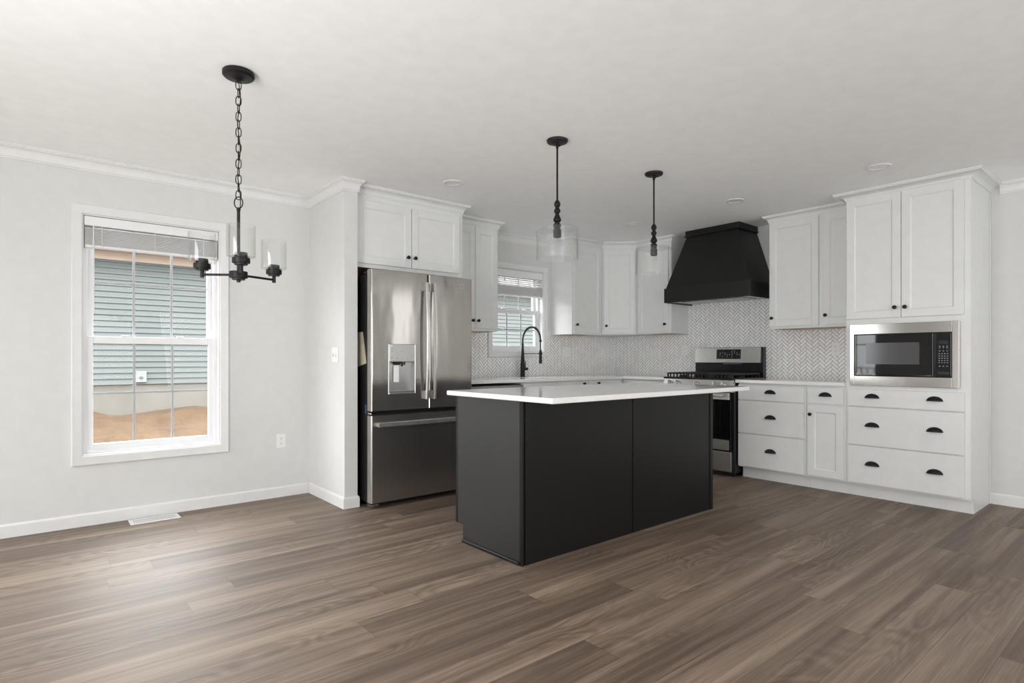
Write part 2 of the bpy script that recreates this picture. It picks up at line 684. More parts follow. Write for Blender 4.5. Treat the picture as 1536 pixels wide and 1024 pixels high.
def ring_mb(m, x0, x1, z0, z1, w, y0, y1, wb=None, wt=None, bev=0.002):
    wb = w if wb is None else wb
    wt = w if wt is None else wt
    m.box(x0, x0 + w, y0, y1, z0, z1, bev)
    m.box(x1 - w, x1, y0, y1, z0, z1, bev)
    m.box(x0 + w, x1 - w, y0, y1, z0, z0 + wb, bev)
    m.box(x0 + w, x1 - w, y0, y1, z1 - wt, z1, bev)


def sash(root, nm, x0, x1, z0, z1, y, cols, rows, wb, wt):
    w = 0.042
    m = MB()
    ring_mb(m, x0, x1, z0, z1, w, y, y + 0.030, wb, wt, 0.004)
    s = mk(nm, m, 'vinyl', root)
    gx0, gx1, gz0, gz1 = x0 + w, x1 - w, z0 + wb, z1 - wt
    m = MB()
    for c in range(1, cols):
        x = gx0 + (gx1 - gx0) * c / cols
        m.box(x - 0.008, x + 0.008, y + 0.012, y + 0.018, gz0, gz1, 0.002)
    for r in range(1, rows):
        z = gz0 + (gz1 - gz0) * r / rows
        m.box(gx0, gx1, y + 0.0125, y + 0.0175, z - 0.008, z + 0.008, 0.002)
    mk('grille', m, 'grille', s)
    m = MB(); m.box(gx0 - 0.005, gx1 + 0.005, y + 0.020, y + 0.024, gz0 - 0.005, gz1 + 0.005)
    mk('pane', m, 'glass', s)
    return s


def window(name, W4, cw, meet):
    x0, x1, z0, z1 = W4
    r = struct_root(name, (0, 0, 0))
    mk('casing', casing_mb(x0 + 0.004, x1 - 0.004, z0 + 0.004, z1 - 0.004, cw, YW - 0.0002), 'trim', r)
    m = MB()
    ring_mb(m, x0 + 0.0005, x1 - 0.0005, z0 + 0.0005, z1 - 0.0005, 0.012, YW + 0.001, YW + 0.055, bev=0)
    mk('jamb', m, 'trim', r)
    m = MB()
    ring_mb(m, x0 + 0.001, x1 - 0.001, z0 + 0.001, z1 - 0.001, 0.036, YW + 0.0555, YW + 0.138, 0.034, 0.036, 0.003)
    fr = mk('window_frame', m, 'vinyl', r)
    sash(r, 'upper_sash', x0 + 0.030, x1 - 0.030, meet - 0.012, z1 - 0.03, YW + 0.098, 3, 2, 0.034, 0.040)
    ls = sash(r, 'lower_sash', x0 + 0.027, x1 - 0.027, z0 + 0.028, meet + 0.022, YW + 0.064, 3, 2, 0.046, 0.050)
    m = MB()
    for t in (0.3, 0.7):
        xc = x0 + (x1 - x0) * t
        m.box(xc - 0.024, xc + 0.024, YW + 0.066, YW + 0.090, meet + 0.022, meet + 0.032, 0.004)
    mk('sash_lock', m, 'vinyl', ls)
    return r


window('window_1', WIN1, 0.058, 1.240)
window('window_2', WIN2, 0.058, 1.625)


def blind(label, x0, x1, ztop, zhead, zfan, zbot, wand):
    """raised slat blind in a window recess; slats between zfan and zbot are stacked tight"""
    yc = YW + 0.030
    r = thing('window_blind', label, 'blind', ((x0 + x1) / 2, yc, zbot))
    ox, oy, oz = r.location

    def B(m, a, b, c, d, e, f, bv=0.0):
        m.box(a - ox, b - ox, c - oy, d - oy, e - oz, f - oz, bv)
    m = MB(); B(m, x0, x1, YW + 0.004, YW + 0.052, zhead + 0.01, ztop, 0.003)
    hr = mk('headrail', m, 'vinyl', r)
    m = MB(); B(m, x0, x1, YW - 0.004, YW + 0.003, zhead, ztop - 0.002, 0.003)
    mk('valance', m, 'vinyl', r)
    k = 0
    z = zhead + 0.004
    while z > zfan + 0.004:                      # loose slats above the stack
        m = MB(); B(m, x0 + 0.004, x1 - 0.004, yc - 0.024, yc + 0.024, z - 0.0035, z, 0.001)
        mk('slat', m, 'slat', r)
        z -= 0.021
        k += 1
    n = 18
    for i in range(n):
        zz = zbot + 0.022 + (zfan - zbot - 0.024) * i / (n - 1)
        m = MB(); B(m, x0 + 0.004, x1 - 0.004, yc - 0.024, yc + 0.024, zz - 0.0050, zz, 0.0012)
        mk('slat', m, 'slat', r)
    m = MB(); B(m, x0 + 0.004, x1 - 0.004, yc - 0.025, yc + 0.025, zbot, zbot + 0.017, 0.004)
    mk('bottom_rail', m, 'vinyl', r)
    for t in (0.12, 0.5, 0.88):
        xx = x0 + (x1 - x0) * t
        m = MB()
        B(m, xx - 0.003, xx + 0.003, yc - 0.0265, yc - 0.0255, zbot, zhead + 0.01)
        mk('ladder_tape', m, 'slat', r)
    if wand:
        xx = x0 + 0.05
        m = MB(); m.tube([(xx - ox, yc - 0.03 - oy, zhead - oz), (xx - ox, yc - 0.03 - oy, wand - oz)], 0.0045, 8)
        mk('tilt_wand', m, 'mark', r)
    return r


blind('white slat blind raised to the top of the dining window beside the chandelier', WIN1[0] + 0.016, WIN1[1] - 0.016, 2.060, 1.995, 1.985, 1.852, 1.41)
blind('white slat blind raised in the window over the sink', WIN2[0] + 0.016, WIN2[1] - 0.016, 2.064, 1.985, 1.895, 1.785, 0)

# glass door in the left wall (seen mirrored in the microwave)
r = struct_root('door_1', (XL - 0.07, 0, 0))
m = MB()
m.box(-0.03, 0.03, GD[0] + 0.002, GD[0] + 0.10, 0.002, GD[3] - 0.002, 0.003)
m.box(-0.03, 0.03, GD[1] - 0.10, GD[1] - 0.002, 0.002, GD[3] - 0.002, 0.003)
m.box(-0.03, 0.03, GD[0] + 0.10, GD[1] - 0.10, 0.002, 0.2, 0.003)
m.box(-0.03, 0.03, GD[0] + 0.10, GD[1] - 0.10, GD[3] - 0.12, GD[3] - 0.002, 0.003)
m.box(-0.012, 0.012, (GD[0] + GD[1]) / 2 - 0.010, (GD[0] + GD[1]) / 2 + 0.010, 0.2, GD[3] - 0.12)
m.box(-0.012, 0.012, GD[0] + 0.10, GD[1] - 0.10, 1.36, 1.38)
mk('door_frame', m, 'trim', r)
m = MB(); m.box(-0.004, 0.004, GD[0] + 0.095, GD[1] - 0.095, 0.19, GD[3] - 0.11)
mk('pane', m, 'glass', r)

# ------------------------------------------------------------------ outside
mb = MB()
bm = mb.bm
nx, ny = 70, 60
gx = [-16 + 40 * i / nx for i in range(nx + 1)]
gy = [YW + 0.5 + 7.3 * j / ny for j in range(ny + 1)]
from mathutils import noise as mn
grid = []
for j, yv in enumerate(gy):
    rowv = []
    for i, xv in enumerate(gx):
        t = max(0.0, min(1.0, (yv - 8.3) / 3.4))
        h = -0.42 + 0.55 * t * t * (3 - 2 * t)
        h += (0.16 * mn.noise(Vector((xv * 0.9, yv * 0.9, 3.1))) + 0.07 * mn.noise(Vector((xv * 3.1, yv * 3.1, 1.2))) + 0.03 * mn.noise(Vector((xv * 9, yv * 9, 5)))) * (0.4 + t)
        rowv.append(bm.verts.new((xv, yv, h)))
    grid.append(rowv)
for j in range(ny):
    for i in range(nx):
        bm.faces.new((grid[j][i], grid[j][i + 1], grid[j + 1][i + 1], grid[j + 1][i]))
mb.box(-40, 40, YW + 0.14, YW + 0.55, -0.8, -0.44)
mb.box(-40, 40, 12.3, 40, -0.8, -0.1)
mb.box(-40, XL - 0.3, -20, YW + 0.14, -0.9, -0.5)
struct('ground', mb, 'dirt', smooth=180)

HX0, HX1, HY = -7.0, 17.0, 12.0
house = thing('neighboring_house', 'grey green clapboard house with cream foundation seen outside through the windows', 'house', (0, HY, -0.2))
m = MB()
z = 0.86
poly = [(0.0, 0.86)]
while z < 3.02:
    poly += [(-0.024, z), (-0.018, z + 0.040), (-0.008, z + 0.045), (0.0, z + 0.098)]
    z += 0.1
poly += [(0.0, z), (0.12, z), (0.12, 0.86)]
m.prism(poly[1:], 'x', HX0, HX1)
mk('siding', m, 'siding', house, smooth=10)
m = MB(); m.box(HX0 + 0.02, HX1 - 0.02, 0.015, 0.25, -0.1, 0.86)
mk('foundation', m, 'foundation', house)
m = MB(); m.box(HX0, HX1, -0.03, 0.0, z - 0.06, z + 0.08)
mk('frieze_board', m, 'frieze', house)
m = MB(); m.box(HX0 - 0.3, HX1 + 0.3, -0.42, 0.1, z + 0.085, z + 0.11)
mk('soffit', m, 'soffit', house)
m = MB(); m.box(HX0 - 0.3, HX1 + 0.3, -0.45, -0.42, z + 0.04, z + 0.24)
mk('fascia', m, 'soffit', house)
m = MB(); m.prism([(-0.5, z + 0.24), (4.5, z + 1.7), (9.5, z + 0.24), (9.5, z + 0.11), (-0.5, z + 0.11)], 'x', HX0 - 0.35, HX1 + 0.35)
mk('roof', m, 'shingle', house)
m = MB()
UX0 = 5.6  # added storey, out of view, blocks sky glare through the sink window
z2 = z + 0.25
poly = []
while z2 < 5.3:
    poly += [(-0.016 + 0.3, z2), (-0.012 + 0.3, z2 + 0.035), (-0.006 + 0.3, z2 + 0.040), (0.3, z2 + 0.098)]
    z2 += 0.1
poly += [(0.3, z2), (6.0, z2), (6.0, z + 0.25)]
m.prism(poly, 'x', UX0, HX1)
mk('added_sky_blocker', m, 'siding', house, smooth=10)
m = MB(); m.prism([(-0.15, z2), (3.1, z2 + 1.5), (6.4, z2), (6.4, z2 - 0.12), (-0.15, z2 - 0.12)], 'x', UX0 - 0.35, HX1 + 0.35)
mk('added_sky_blocker_roof', m, 'shingle', house)  # caps the added sky-blocking storey
m = MB(); m.box(1.435, 1.60, -0.055, -0.017, 0.89, 1.085, 0.006); m.mi = 1; m.lathe([(0.0, -0.066), (0.022, -0.064), (0.03, -0.055)], (1.517, 0, 0.975), 'y', 12)
mk('utility_box', m, ['boxgrey', 'siding'], house)

# deck with a white railing beyond the glass door
rail = thing('deck_railing', 'white deck railing outside, mirrored in the microwave door', 'railing', (XL - 2.3, 4.0, -0.1))
m = MB(); m.box(-0.045, 0.045, -1.6, 2.2, 0.98, 1.03, 0.004); mk('top_rail', m, 'vinyl', rail)
m = MB(); m.box(-0.03, 0.03, -1.6, 2.2, 0.10, 0.15, 0.004); mk('bottom_rail', m, 'vinyl', rail)
for i in range(29):
    m = MB(); y = -1.5 + i * 0.125; m.box(-0.018, 0.018, y - 0.018, y + 0.018, 0.15, 0.98, 0.003)
    mk('baluster', m, 'vinyl', rail)
for y in (-1.55, 0.3, 2.15):
    m = MB(); m.box(-0.06, 0.06, y - 0.06, y + 0.06, 0, 1.12, 0.005); mk('post', m, 'vinyl', rail)
mb = MB(); mb.box(XL - 2.6, XL - T - 0.01, 1.5, 6.4, -0.2, -0.1); struct('deck_floor', mb, 'deck')


# ------------------------------------------------------------------ cabinets
def shaker(x0, x1, z0, z1, y=0.0, t=0.019, fr=0.058):
    m = MB()
    yf, yb = y - t, y - 0.0006
    m.box(x0, x0 + fr, yf, yb, z0, z1, 0.0015)
    m.box(x1 - fr, x1, yf, yb, z0, z1, 0.0015)
    m.box(x0 + fr, x1 - fr, yf, yb, z0, z0 + fr, 0.0015)
    m.box(x0 + fr, x1 - fr, yf, yb, z1 - fr, z1, 0.0015)
    m.box(x0 + fr - 0.001, x1 - fr + 0.001, yf + 0.0068, yb, z0 + fr - 0.001, z1 - fr + 0.001)
    # sloped inner edge
    a, b, c, d = x0 + fr, x1 - fr, z0 + fr, z1 - fr
    e = 0.007
    P = lambda x, yy, zz: m.bm.verts.new((x, yy, zz))
    o = [P(a, yf + 0.002, c), P(b, yf + 0.002, c), P(b, yf + 0.002, d), P(a, yf + 0.002, d)]
    i = [P(a + e, yf + 0.0066, c + e), P(b - e, yf + 0.0066, c + e), P(b - e, yf + 0.0066, d - e), P(a + e, yf + 0.0066, d - e)]
    for k in range(4):
        m.bm.faces.new((o[k], o[(k + 1) % 4], i[(k + 1) % 4], i[k]))
    return m


def slab(x0, x1, z0, z1, y=0.0, t=0.019):
    m = MB()
    m.box(x0, x1, y - t, y - 0.0006, z0, z1, 0.003, 2)
    return m


def knob_mb(x, z, y):
    m = MB()
    m.lathe([(0.0, 0.0), (0.0085, 0.0), (0.0085, -0.002), (0.0052, -0.004), (0.0052, -0.013), (0.0125, -0.018),
             (0.0150, -0.022), (0.0150, -0.026), (0.0110, -0.030), (0.0, -0.0315)], (x, y, z), 'y', 20)
    return m


def pull_mb(x, z, y, w=0.098, h=0.034, d=0.026):
    """cup pull: quarter ellipsoid shell with a thin back flange, open below"""
    m = MB()
    a = w / 2
    nu, nv = 20, 8

    def shell(a, h, d, y):
        rows = []
        for j in range(nv + 1):
            v = (PI / 2) * j / nv           # 0 at wall, pi/2 at the front lip
            rows.append([m.bm.verts.new((x - a * math.cos(PI * i / nu), y - d * math.sin(v) * math.sin(PI * i / nu) ** 0.6, z - 0.012 + h * math.cos(v) * math.sin(PI * i / nu))) for i in range(nu + 1)])
        return rows
    A = shell(a, h, d, y)
    B = shell(a - 0.003, h - 0.003, d - 0.003, y)
    for R, f in ((A, 1), (B, -1)):
        for j in range(nv):
            for i in range(nu):
                try:
                    m.bm.faces.new((R[j][i], R[j][i + 1], R[j + 1][i + 1], R[j + 1][i]))
                except ValueError:
                    pass
    for i in range(nu):
        m.bm.faces.new((A[nv][i], A[nv][i + 1], B[nv][i + 1], B[nv][i]))
    bmesh.ops.remove_doubles(m.bm, verts=m.bm.verts[:], dist=1e-5)
    pts = [(x - (a + 0.003) * math.cos(PI * i / 24), z - 0.013 + (h + 0.003) * math.sin(PI * i / 24)) for i in range(25)]
    m.prism(pts, 'y', y - 0.0022, y - 0.0001)
    return m


def door(root, x0, x1, z0, z1, kx=None, kz=None, y=0.0):
    d = mk('door', shaker(x0, x1, z0, z1, y), 'cab', root)
    if kx is not None:
        mk('knob', knob_mb(kx, kz, y - 0.019), 'black', d, 'black knob')
    return d


def drawer(root, x0, x1, z0, z1, pulls, y=0.0):
    d = mk('drawer', slab(x0, x1, z0, z1, y), 'cab', root)
    for px, pz in pulls:
        mk('cup_pull', pull_mb(px, pz, y - 0.019), 'black', d, 'black cup pull')
    return d


CR = lambda out: crownp(0.072, out, ZC - 0.0008)


def upper(label, loc, rz, w, depth, zb, doors, ends, out=0.05, trim=None):
    """wall cabinet; local x along the front, y into the wall; ends=(left,right) exposed"""
    r = thing('upper_cabinet', label, 'cabinet', (loc[0], loc[1], 0), rz)
    m = MB()
    m.box(0.0005, w - 0.0005, 0.0, depth - 0.001, zb + 0.008, ZC - 0.004)
    m.box(0.0005, w - 0.0005, 0.0, 0.018, zb, zb + 0.0081)
    m.box(0.0005, 0.016, 0.0181, depth - 0.001, zb, zb + 0.0081)
    m.box(w - 0.016, w - 0.0005, 0.0181, depth - 0.001, zb, zb + 0.0081)
    m.mi = 1
    m.box(0.0162, w - 0.0162, 0.0183, depth - 0.0012, zb + 0.006, zb + 0.0079)
    mk('cabinet_body', m, ['cab', 'wood'], r)
    path = []
    if ends[0]:
        path += [(0, (depth if ends[0] is True else ends[0]) - 0.001)]
    path += [(0.0 if trim is None else trim[0], 0), (w if trim is None else w - trim[1], 0)]
    if ends[1]:
        path += [(w, (depth if ends[1] is True else ends[1]) - 0.001)]
    m = MB()
    m.sweep(path, CR(out))
    mk('crown_molding', m, 'cab', r)
    for d in doors:
        door(r, *d)
    return r


AF = 4.425           # face plane of wall cabinets on the back wall
BFX = 5.330          # face plane of wall cabinets on the right wall
ZB = 1.384
KZ = 1.484
R90 = -PI / 2
# over the refrigerator (deep)
OFY = 4.142
upper('short deep white cabinet above the refrigerator, two doors with black knobs', (1.902, OFY), 0, 0.998, YW - OFY - 0.001, 1.812,
      [(0.006, 0.484, 1.842, 2.325, 0.447, 1.924), (0.490, 0.958, 1.842, 2.325, 0.512, 1.924)], (False, AF - OFY - 0.053), 0.055)
upper('tall white two-door wall cabinet between the refrigerator and the sink window', (2.902, AF), 0, 0.620, YW - AF - 0.001, ZB - 0.012,
      [(0.010, 0.332, ZB + 0.012, 2.352, 0.297, KZ - 0.016), (0.337, 0.598, ZB + 0.012, 2.352, 0.362, KZ - 0.016)], (False, True), 0.05)
upper('narrow white single-door wall cabinet just right of the sink window', (4.557, AF), 0, 0.492, YW - AF - 0.001, ZB - 0.006,
      [(0.024, 0.464, ZB + 0.010, 2.352, 0.050, KZ - 0.003)], (True, False), 0.05, (0, 0.034))
# diagonal corner cabinet
c = thing('corner_cabinet', 'angled white corner wall cabinet where the two tiled walls meet', 'cabinet', (5.050, AF, 0), -PI / 4)
dw = math.hypot(BFX - 5.050, AF - 4.145)
m = MB()
q = math.sqrt(0.5)


def loc45(px, py):
    dx, dy = px - 5.050, py - AF
    return (dx * q - dy * q, dx * q + dy * q)


foot = [loc45(5.0505, AF), loc45(BFX, 4.1455), loc45(XW - 0.001, 4.1455), loc45(XW - 0.001, YW - 0.001), loc45(5.0505, YW - 0.001)]
m.prism(foot, 'z', ZB, ZC - 0.004)
mk('cabinet_body', m, 'cab', c)
m = MB()
pf = CR(0.05)
ee = 0.0006
m.sweep([(-0.033 * q + ee * q, -0.033 * q - ee * q), (0.0, -ee), (dw, -ee), (dw + 0.033 * q - ee * q, -0.033 * q - ee * q)], pf)
mk('crown_molding', m, 'cab', c)
door(c, 0.022, dw - 0.022, ZB + 0.010, 2.352, 0.048, KZ - 0.002)
upper('white single-door wall cabinet immediately left of the range hood', (BFX, 4.1445), R90, 0.460, XW - BFX - 0.001, ZB,
      [(0.024, 0.430, ZB + 0.012, 2.352, 0.398, KZ)], (False, True), 0.05, (0.034, 0))
upper('white single-door wall cabinet immediately right of the range hood', (BFX, 2.604), R90, 0.444, XW - BFX - 0.001, ZB,
      [(0.006, 0.442, ZB + 0.022, 2.366, 0.035, KZ)], (True, False), 0.05)
upper('narrow white wall cabinet tucked against the tall microwave cabinet', (BFX, 2.1595), R90, 0.2975, XW - BFX - 0.001, ZB,
      [(0.036, 0.290, ZB + 0.022, 2.366, 0.062, KZ + 0.002)], (False, False), 0.05)

# base cabinets on the right wall
BX = 5.092


def base(label, y0, w, fronts, depth=None, loc=None, rz=R90, toe=True, ztop=0.8835):
    r = thing('base_cabinet', label, 'cabinet', loc if loc else (BX, y0, 0), rz)
    depth = (XW - BX - 0.001) if depth is None else depth
    m = MB()
    m.box(0.0005, w - 0.0005, 0, depth, 0.106, ztop, 0.001)
    mk('cabinet_body', m, 'cab', r)
    if toe:
        m = MB()
        m.box(0.0005, w - 0.0005, 0.076, 0.094, 0, 0.1055)
        mk('toe_kick', m, 'cab', r)
    for f in fronts:
        if f[0] == 'dr':
            drawer(r, *f[1:])
        else:
            door(r, *f[1:])
    return r


base('white three-drawer base cabinet beside the range with three black cup pulls', 2.781, 0.612,
     [('dr', 0.003, 0.597, 0.730, 0.866, [(0.305, 0.806)]), ('dr', 0.003, 0.597, 0.424, 0.722, [(0.307, 0.580)]),
      ('dr', 0.003, 0.597, 0.118, 0.416, [(0.308, 0.278)])])
base('narrow white base cabinet with one small drawer over a door, left of the tall cabinet', 2.1685, 0.312,
     [('dr', 0.0165, 0.2985, 0.732, 0.866, [(0.158, 0.806)]), ('door', 0.0165, 0.2985, 0.122, 0.716, 0.043, 0.640)])

# tall cabinet with the microwave niche
PY0, PY1 = 1.856, 1.046
PWD = PY0 - PY1
tall = thing('tall_cabinet', 'floor-to-ceiling white cabinet holding the microwave, at the right end of the run', 'cabinet', (BX, PY0, 0), R90)
DP = XW - BX - 0.001
m = MB()
MZ0, MZ1 = 0.905, 1.372
MX0, MX1 = 0.045, PWD - 0.070
m.box(0, 0.019, 0, DP, 0.106, ZC - 0.004)
m.box(PWD - 0.019, PWD, 0, DP, 0.106, ZC - 0.004)
m.box(0, 0.019, 0.076, DP, 0, 0.106)
m.box(PWD - 0.019, PWD, 0.076, DP, 0, 0.106)
m.box(0.019, PWD - 0.019, DP - 0.012, DP, 0.106, ZC - 0.004)
for za, zb in ((0.106, 0.124), (0.868, MZ0), (MZ1, 1.43), (ZC - 0.03, ZC - 0.004)):
    m.box(0.019, PWD - 0.019, 0, DP - 0.012, za, zb)
m.box(0.034, MX0, 0, 0.019, MZ0, MZ1)
m.box(MX1, PWD - 0.034, 0, 0.019, MZ0, MZ1)
for za, zb in ((0.124, 0.868), (MZ0, MZ1), (1.43, ZC - 0.03)):
    m.box(PWD - 0.034, PWD - 0.019, 0, 0.019, za, zb)
    m.box(0.019, 0.034, 0, 0.019, za, zb)
m.box(0.034, PWD - 0.034, 0.001, 0.019, 1.43, ZC - 0.03)
m.box(0.034, PWD - 0.034, 0.001, 0.019, 0.124, 0.868)
mk('cabinet_body', m, 'cab', tall)
m = MB(); m.box(0.0195, PWD - 0.0195, 0.076, 0.094, 0, 0.1055); mk('toe_kick', m, 'cab', tall)
m = MB(); m.box(PWD, PWD + 0.006, DP - 0.022, DP, 0, ZC - 0.075, 0.002); mk('scribe_molding', m, 'cab', tall)
m = MB(); m.sweep([(0, 0.184), (0, 0), (PWD, 0), (PWD, DP)], crownp(0.060, 0.075, ZC - 0.0008)); mk('crown_molding', m, 'cab', tall)
door(tall, 0.010, 0.388, 1.424, 2.380, 0.352, 1.500)
door(tall, 0.392, 0.772, 1.424, 2.380, 0.419, 1.499)
for z0, z1, pz in ((0.732, 0.866, 0.810), (0.424, 0.724, 0.585), (0.120, 0.416, 0.279)):
    drawer(tall, 0.018, 0.776, z0, z1, [(0.193, pz), (0.602, pz)])

# microwave
mw = thing('microwave', 'built-in stainless microwave with black glass door in the tall cabinet', 'microwave', (BX, PY0, 0), R90)
X = lambda y: PY0 - y
a0, a1 = X(1.820), X(1.107)
g0, g1 = X(1.789), X(1.149)
m = MB(); m.box(MX0 + 0.01, MX1 - 0.01, -0.006, 0.40, MZ0 + 0.008, MZ1 - 0.008); mk('housing', m, 'charcoal', mw)
m = MB()
for b in ((a0, g0, 0.897, 1.379), (g1, a1, 0.897, 1.379), (g0, g1, 0.897, 0.972), (g0, g1, 1.301, 1.379)):
    m.box(b[0], b[1], -0.026, -0.0065, b[2], b[3], 0.0015)
mk('trim_frame', m, 'steel_frame', mw, 'stainless trim frame')
m = MB(); m.box(g0 + 0.001, X(1.258), -0.030, -0.0068, 0.974, 1.299, 0.006, 2)
dr = mk('door', m, 'gloss', mw, 'black glass door')
m = MB(); m.box(X(1.70), X(1.346), -0.0306, -0.0301, 1.066, 1.231); mk('window', m, 'display', dr, 'grey viewing window')
m = MB(); m.lathe([(0.0055, 0), (0.0075, 0), (0.0075, -0.0006), (0.0055, -0.0006)], (X(1.763), -0.0301, 0.988), 'y', 18, True)
m.tube([(X(1.763) - 0.003, -0.0304, 0.986), (X(1.763), -0.0304, 0.990), (X(1.763) + 0.003, -0.0304, 0.987)], 0.0006, 5)
mk('emblem', m, 'mark', dr)
m = MB(); m.box(X(1.256), g1 - 0.001, -0.030, -0.0068, 0.974, 1.299, 0.006, 2)
cp = mk('control_panel', m, 'gloss', mw)
m = MB(); m.box(X(1.226), X(1.172), -0.0306, -0.0301, 1.215, 1.240); mk('clock_display', m, 'enamel', cp)
zr = [1.198, 1.187, 1.165, 1.145, 1.128, 1.112, 1.096, 1.080, 1.054]
for ri, zz in enumerate(zr):
    cols = 3 if ri in (0, 1, 2, 8) else 4
    for cc in range(cols):
        m = MB()
        xx = X(1.232) + (cc + 0.5) * 0.066 / cols
        m.box(xx - 0.0042, xx + 0.0042, -0.0307, -0.0301, zz - 0.0022, zz + 0.0022)
        mk('button', m, 'button', cp)
m = MB(); m.box(X(1.232), X(1.166), -0.0312, -0.0301, 0.996, 1.016, 0.0005); mk('open_button', m, 'enamel', cp)

# base run on the back wall
AFY = 4.155
fil = base('narrow white filler panel beside the dishwasher behind the refrigerator', 0, 0.075, [], YW - AFY - 0.001, (2.905, AFY, 0), 0)
dwr = thing('dishwasher', 'stainless dishwasher between refrigerator and sink cabinet, under the counter', 'dishwasher', (2.983, AFY, 0), 0)
m = MB(); m.box(0.004, 0.607, 0.003, 0.56, 0.10, 0.866); mk('tub', m, 'charcoal', dwr)
m = MB(); m.box(0.004, 0.607, -0.030, 0.0, 0.115, 0.862, 0.003); mk('door', m, 'steel_dark', dwr)
m = MB(); m.box(0.05, 0.56, -0.062, -0.048, 0.79, 0.812, 0.005); m.box(0.06, 0.08, -0.048, -0.030, 0.79, 0.812); m.box(0.53, 0.55, -0.048, -0.030, 0.79, 0.812)
mk('handle', m, 'steel_bright', dwr)
m = MB(); m.box(0.01, 0.60, 0.055, 0.075, 0, 0.10); mk('toe_kick', m, 'gasket', dwr)
base('white sink base cabinet below the black faucet, mostly behind the island', 0, 0.940,
     [('door', 0.010, 0.455, 0.122, 0.868, 0.425, 0.79), ('door', 0.460, 0.905, 0.122, 0.868, 0.838, 0.848)], YW - AFY - 0.001, (3.594, AFY, 0), 0)
base('white base cabinet in the corner right of the sink cabinet', 0, 0.556,
     [('door', 0.045, 0.500, 0.122, 0.868, 0.120, 0.848)], YW - AFY - 0.001, (4.5345, AFY, 0), 0)
base('white corner base cabinet left of the range, below the corner counter', 4.1535, 0.586, [('dr', 0.05, 0.572, 0.732, 0.866, []), ('door', 0.05, 0.572, 0.122, 0.716, 0.53, 0.64)])

# countertops
def slab_poly(m, poly, z0, z1, ease=0.004):
    """stone slab with an eased edge"""
    n = len(poly)
    c = Vector((sum(p[0] for p in poly) / n, sum(p[1] for p in poly) / n))
    A = [m.bm.verts.new((p[0], p[1], z0)) for p in poly]
    B = [m.bm.verts.new((p[0], p[1], z1)) for p in poly]
    fs = [m.bm.faces.new(A[::-1]), m.bm.faces.new(B)]
    for k in range(n):
        fs.append(m.bm.faces.new((A[k], A[(k + 1) % n], B[(k + 1) % n], B[k])))
    bmesh.ops.recalc_face_normals(m.bm, faces=m.bm.faces[:])
    es = [e for e in m.bm.edges if abs(e.verts[0].co.z - e.verts[1].co.z) < 1e-6]
    bmesh.ops.bevel(m.bm, geom=es, offset=ease, segments=3, affect='EDGES', profile=0.5)


TF = 0.009           # tile thickness
m = MB()
slab_poly(m, [(2.905, 4.110), (5.045, 4.110), (5.045, 3.568), (XW - TF - 0.001, 3.568), (XW - TF - 0.001, YW - TF - 0.001), (2.905, YW - TF - 0.001)], 0.884, 0.914)
tag(mk('countertop', m, 'quartz'), 'white quartz counter running from the refrigerator round the corner to the range', 'countertop')
m = MB()
slab_poly(m, [(5.045, PY0 + 0.001), (5.045, 2.789), (XW - TF - 0.001, 2.789), (XW - TF - 0.001, PY0 + 0.001)], 0.884, 0.914)
tag(mk('countertop', m, 'quartz'), 'short white quartz counter between the range and the tall cabinet', 'countertop')

# tile backsplashes
m = MB()
y0, y1 = YW - TF, YW - 0.0004
cx0, cx1 = WIN2[0] - 0.056, WIN2[1] + 0.056
m.box(2.90, cx0, y0, y1, 0.9145, ZB - 0.014)
m.box(cx0, cx1, y0, y1, 0.9145, WIN2[2] - 0.056)
m.box(cx1, 4.556, y0, y1, 0.9145, 1.432)
m.box(4.556, XW - 0.0005, y0, y1, 0.9145, ZB - 0.008)
tag(mk('tile_backsplash', m, 'tile_x'), 'white herringbone tile backsplash around the sink window', 'backsplash')
m = MB()
x0, x1 = XW - TF, XW - 0.0004
m.box(x0, x1, 3.6845, YW - TF - 0.0005, 0.9145, ZB - 0.002)
m.box(x0, x1, 2.6045, 3.6845, 0.9145, 1.80)
m.box(x0, x1, PY0 + 0.0005, 2.6045, 0.9145, ZB - 0.002)
tag(mk('tile_backsplash', m, 'tile_y'), 'white herringbone tile backsplash behind the range and hood', 'backsplash')


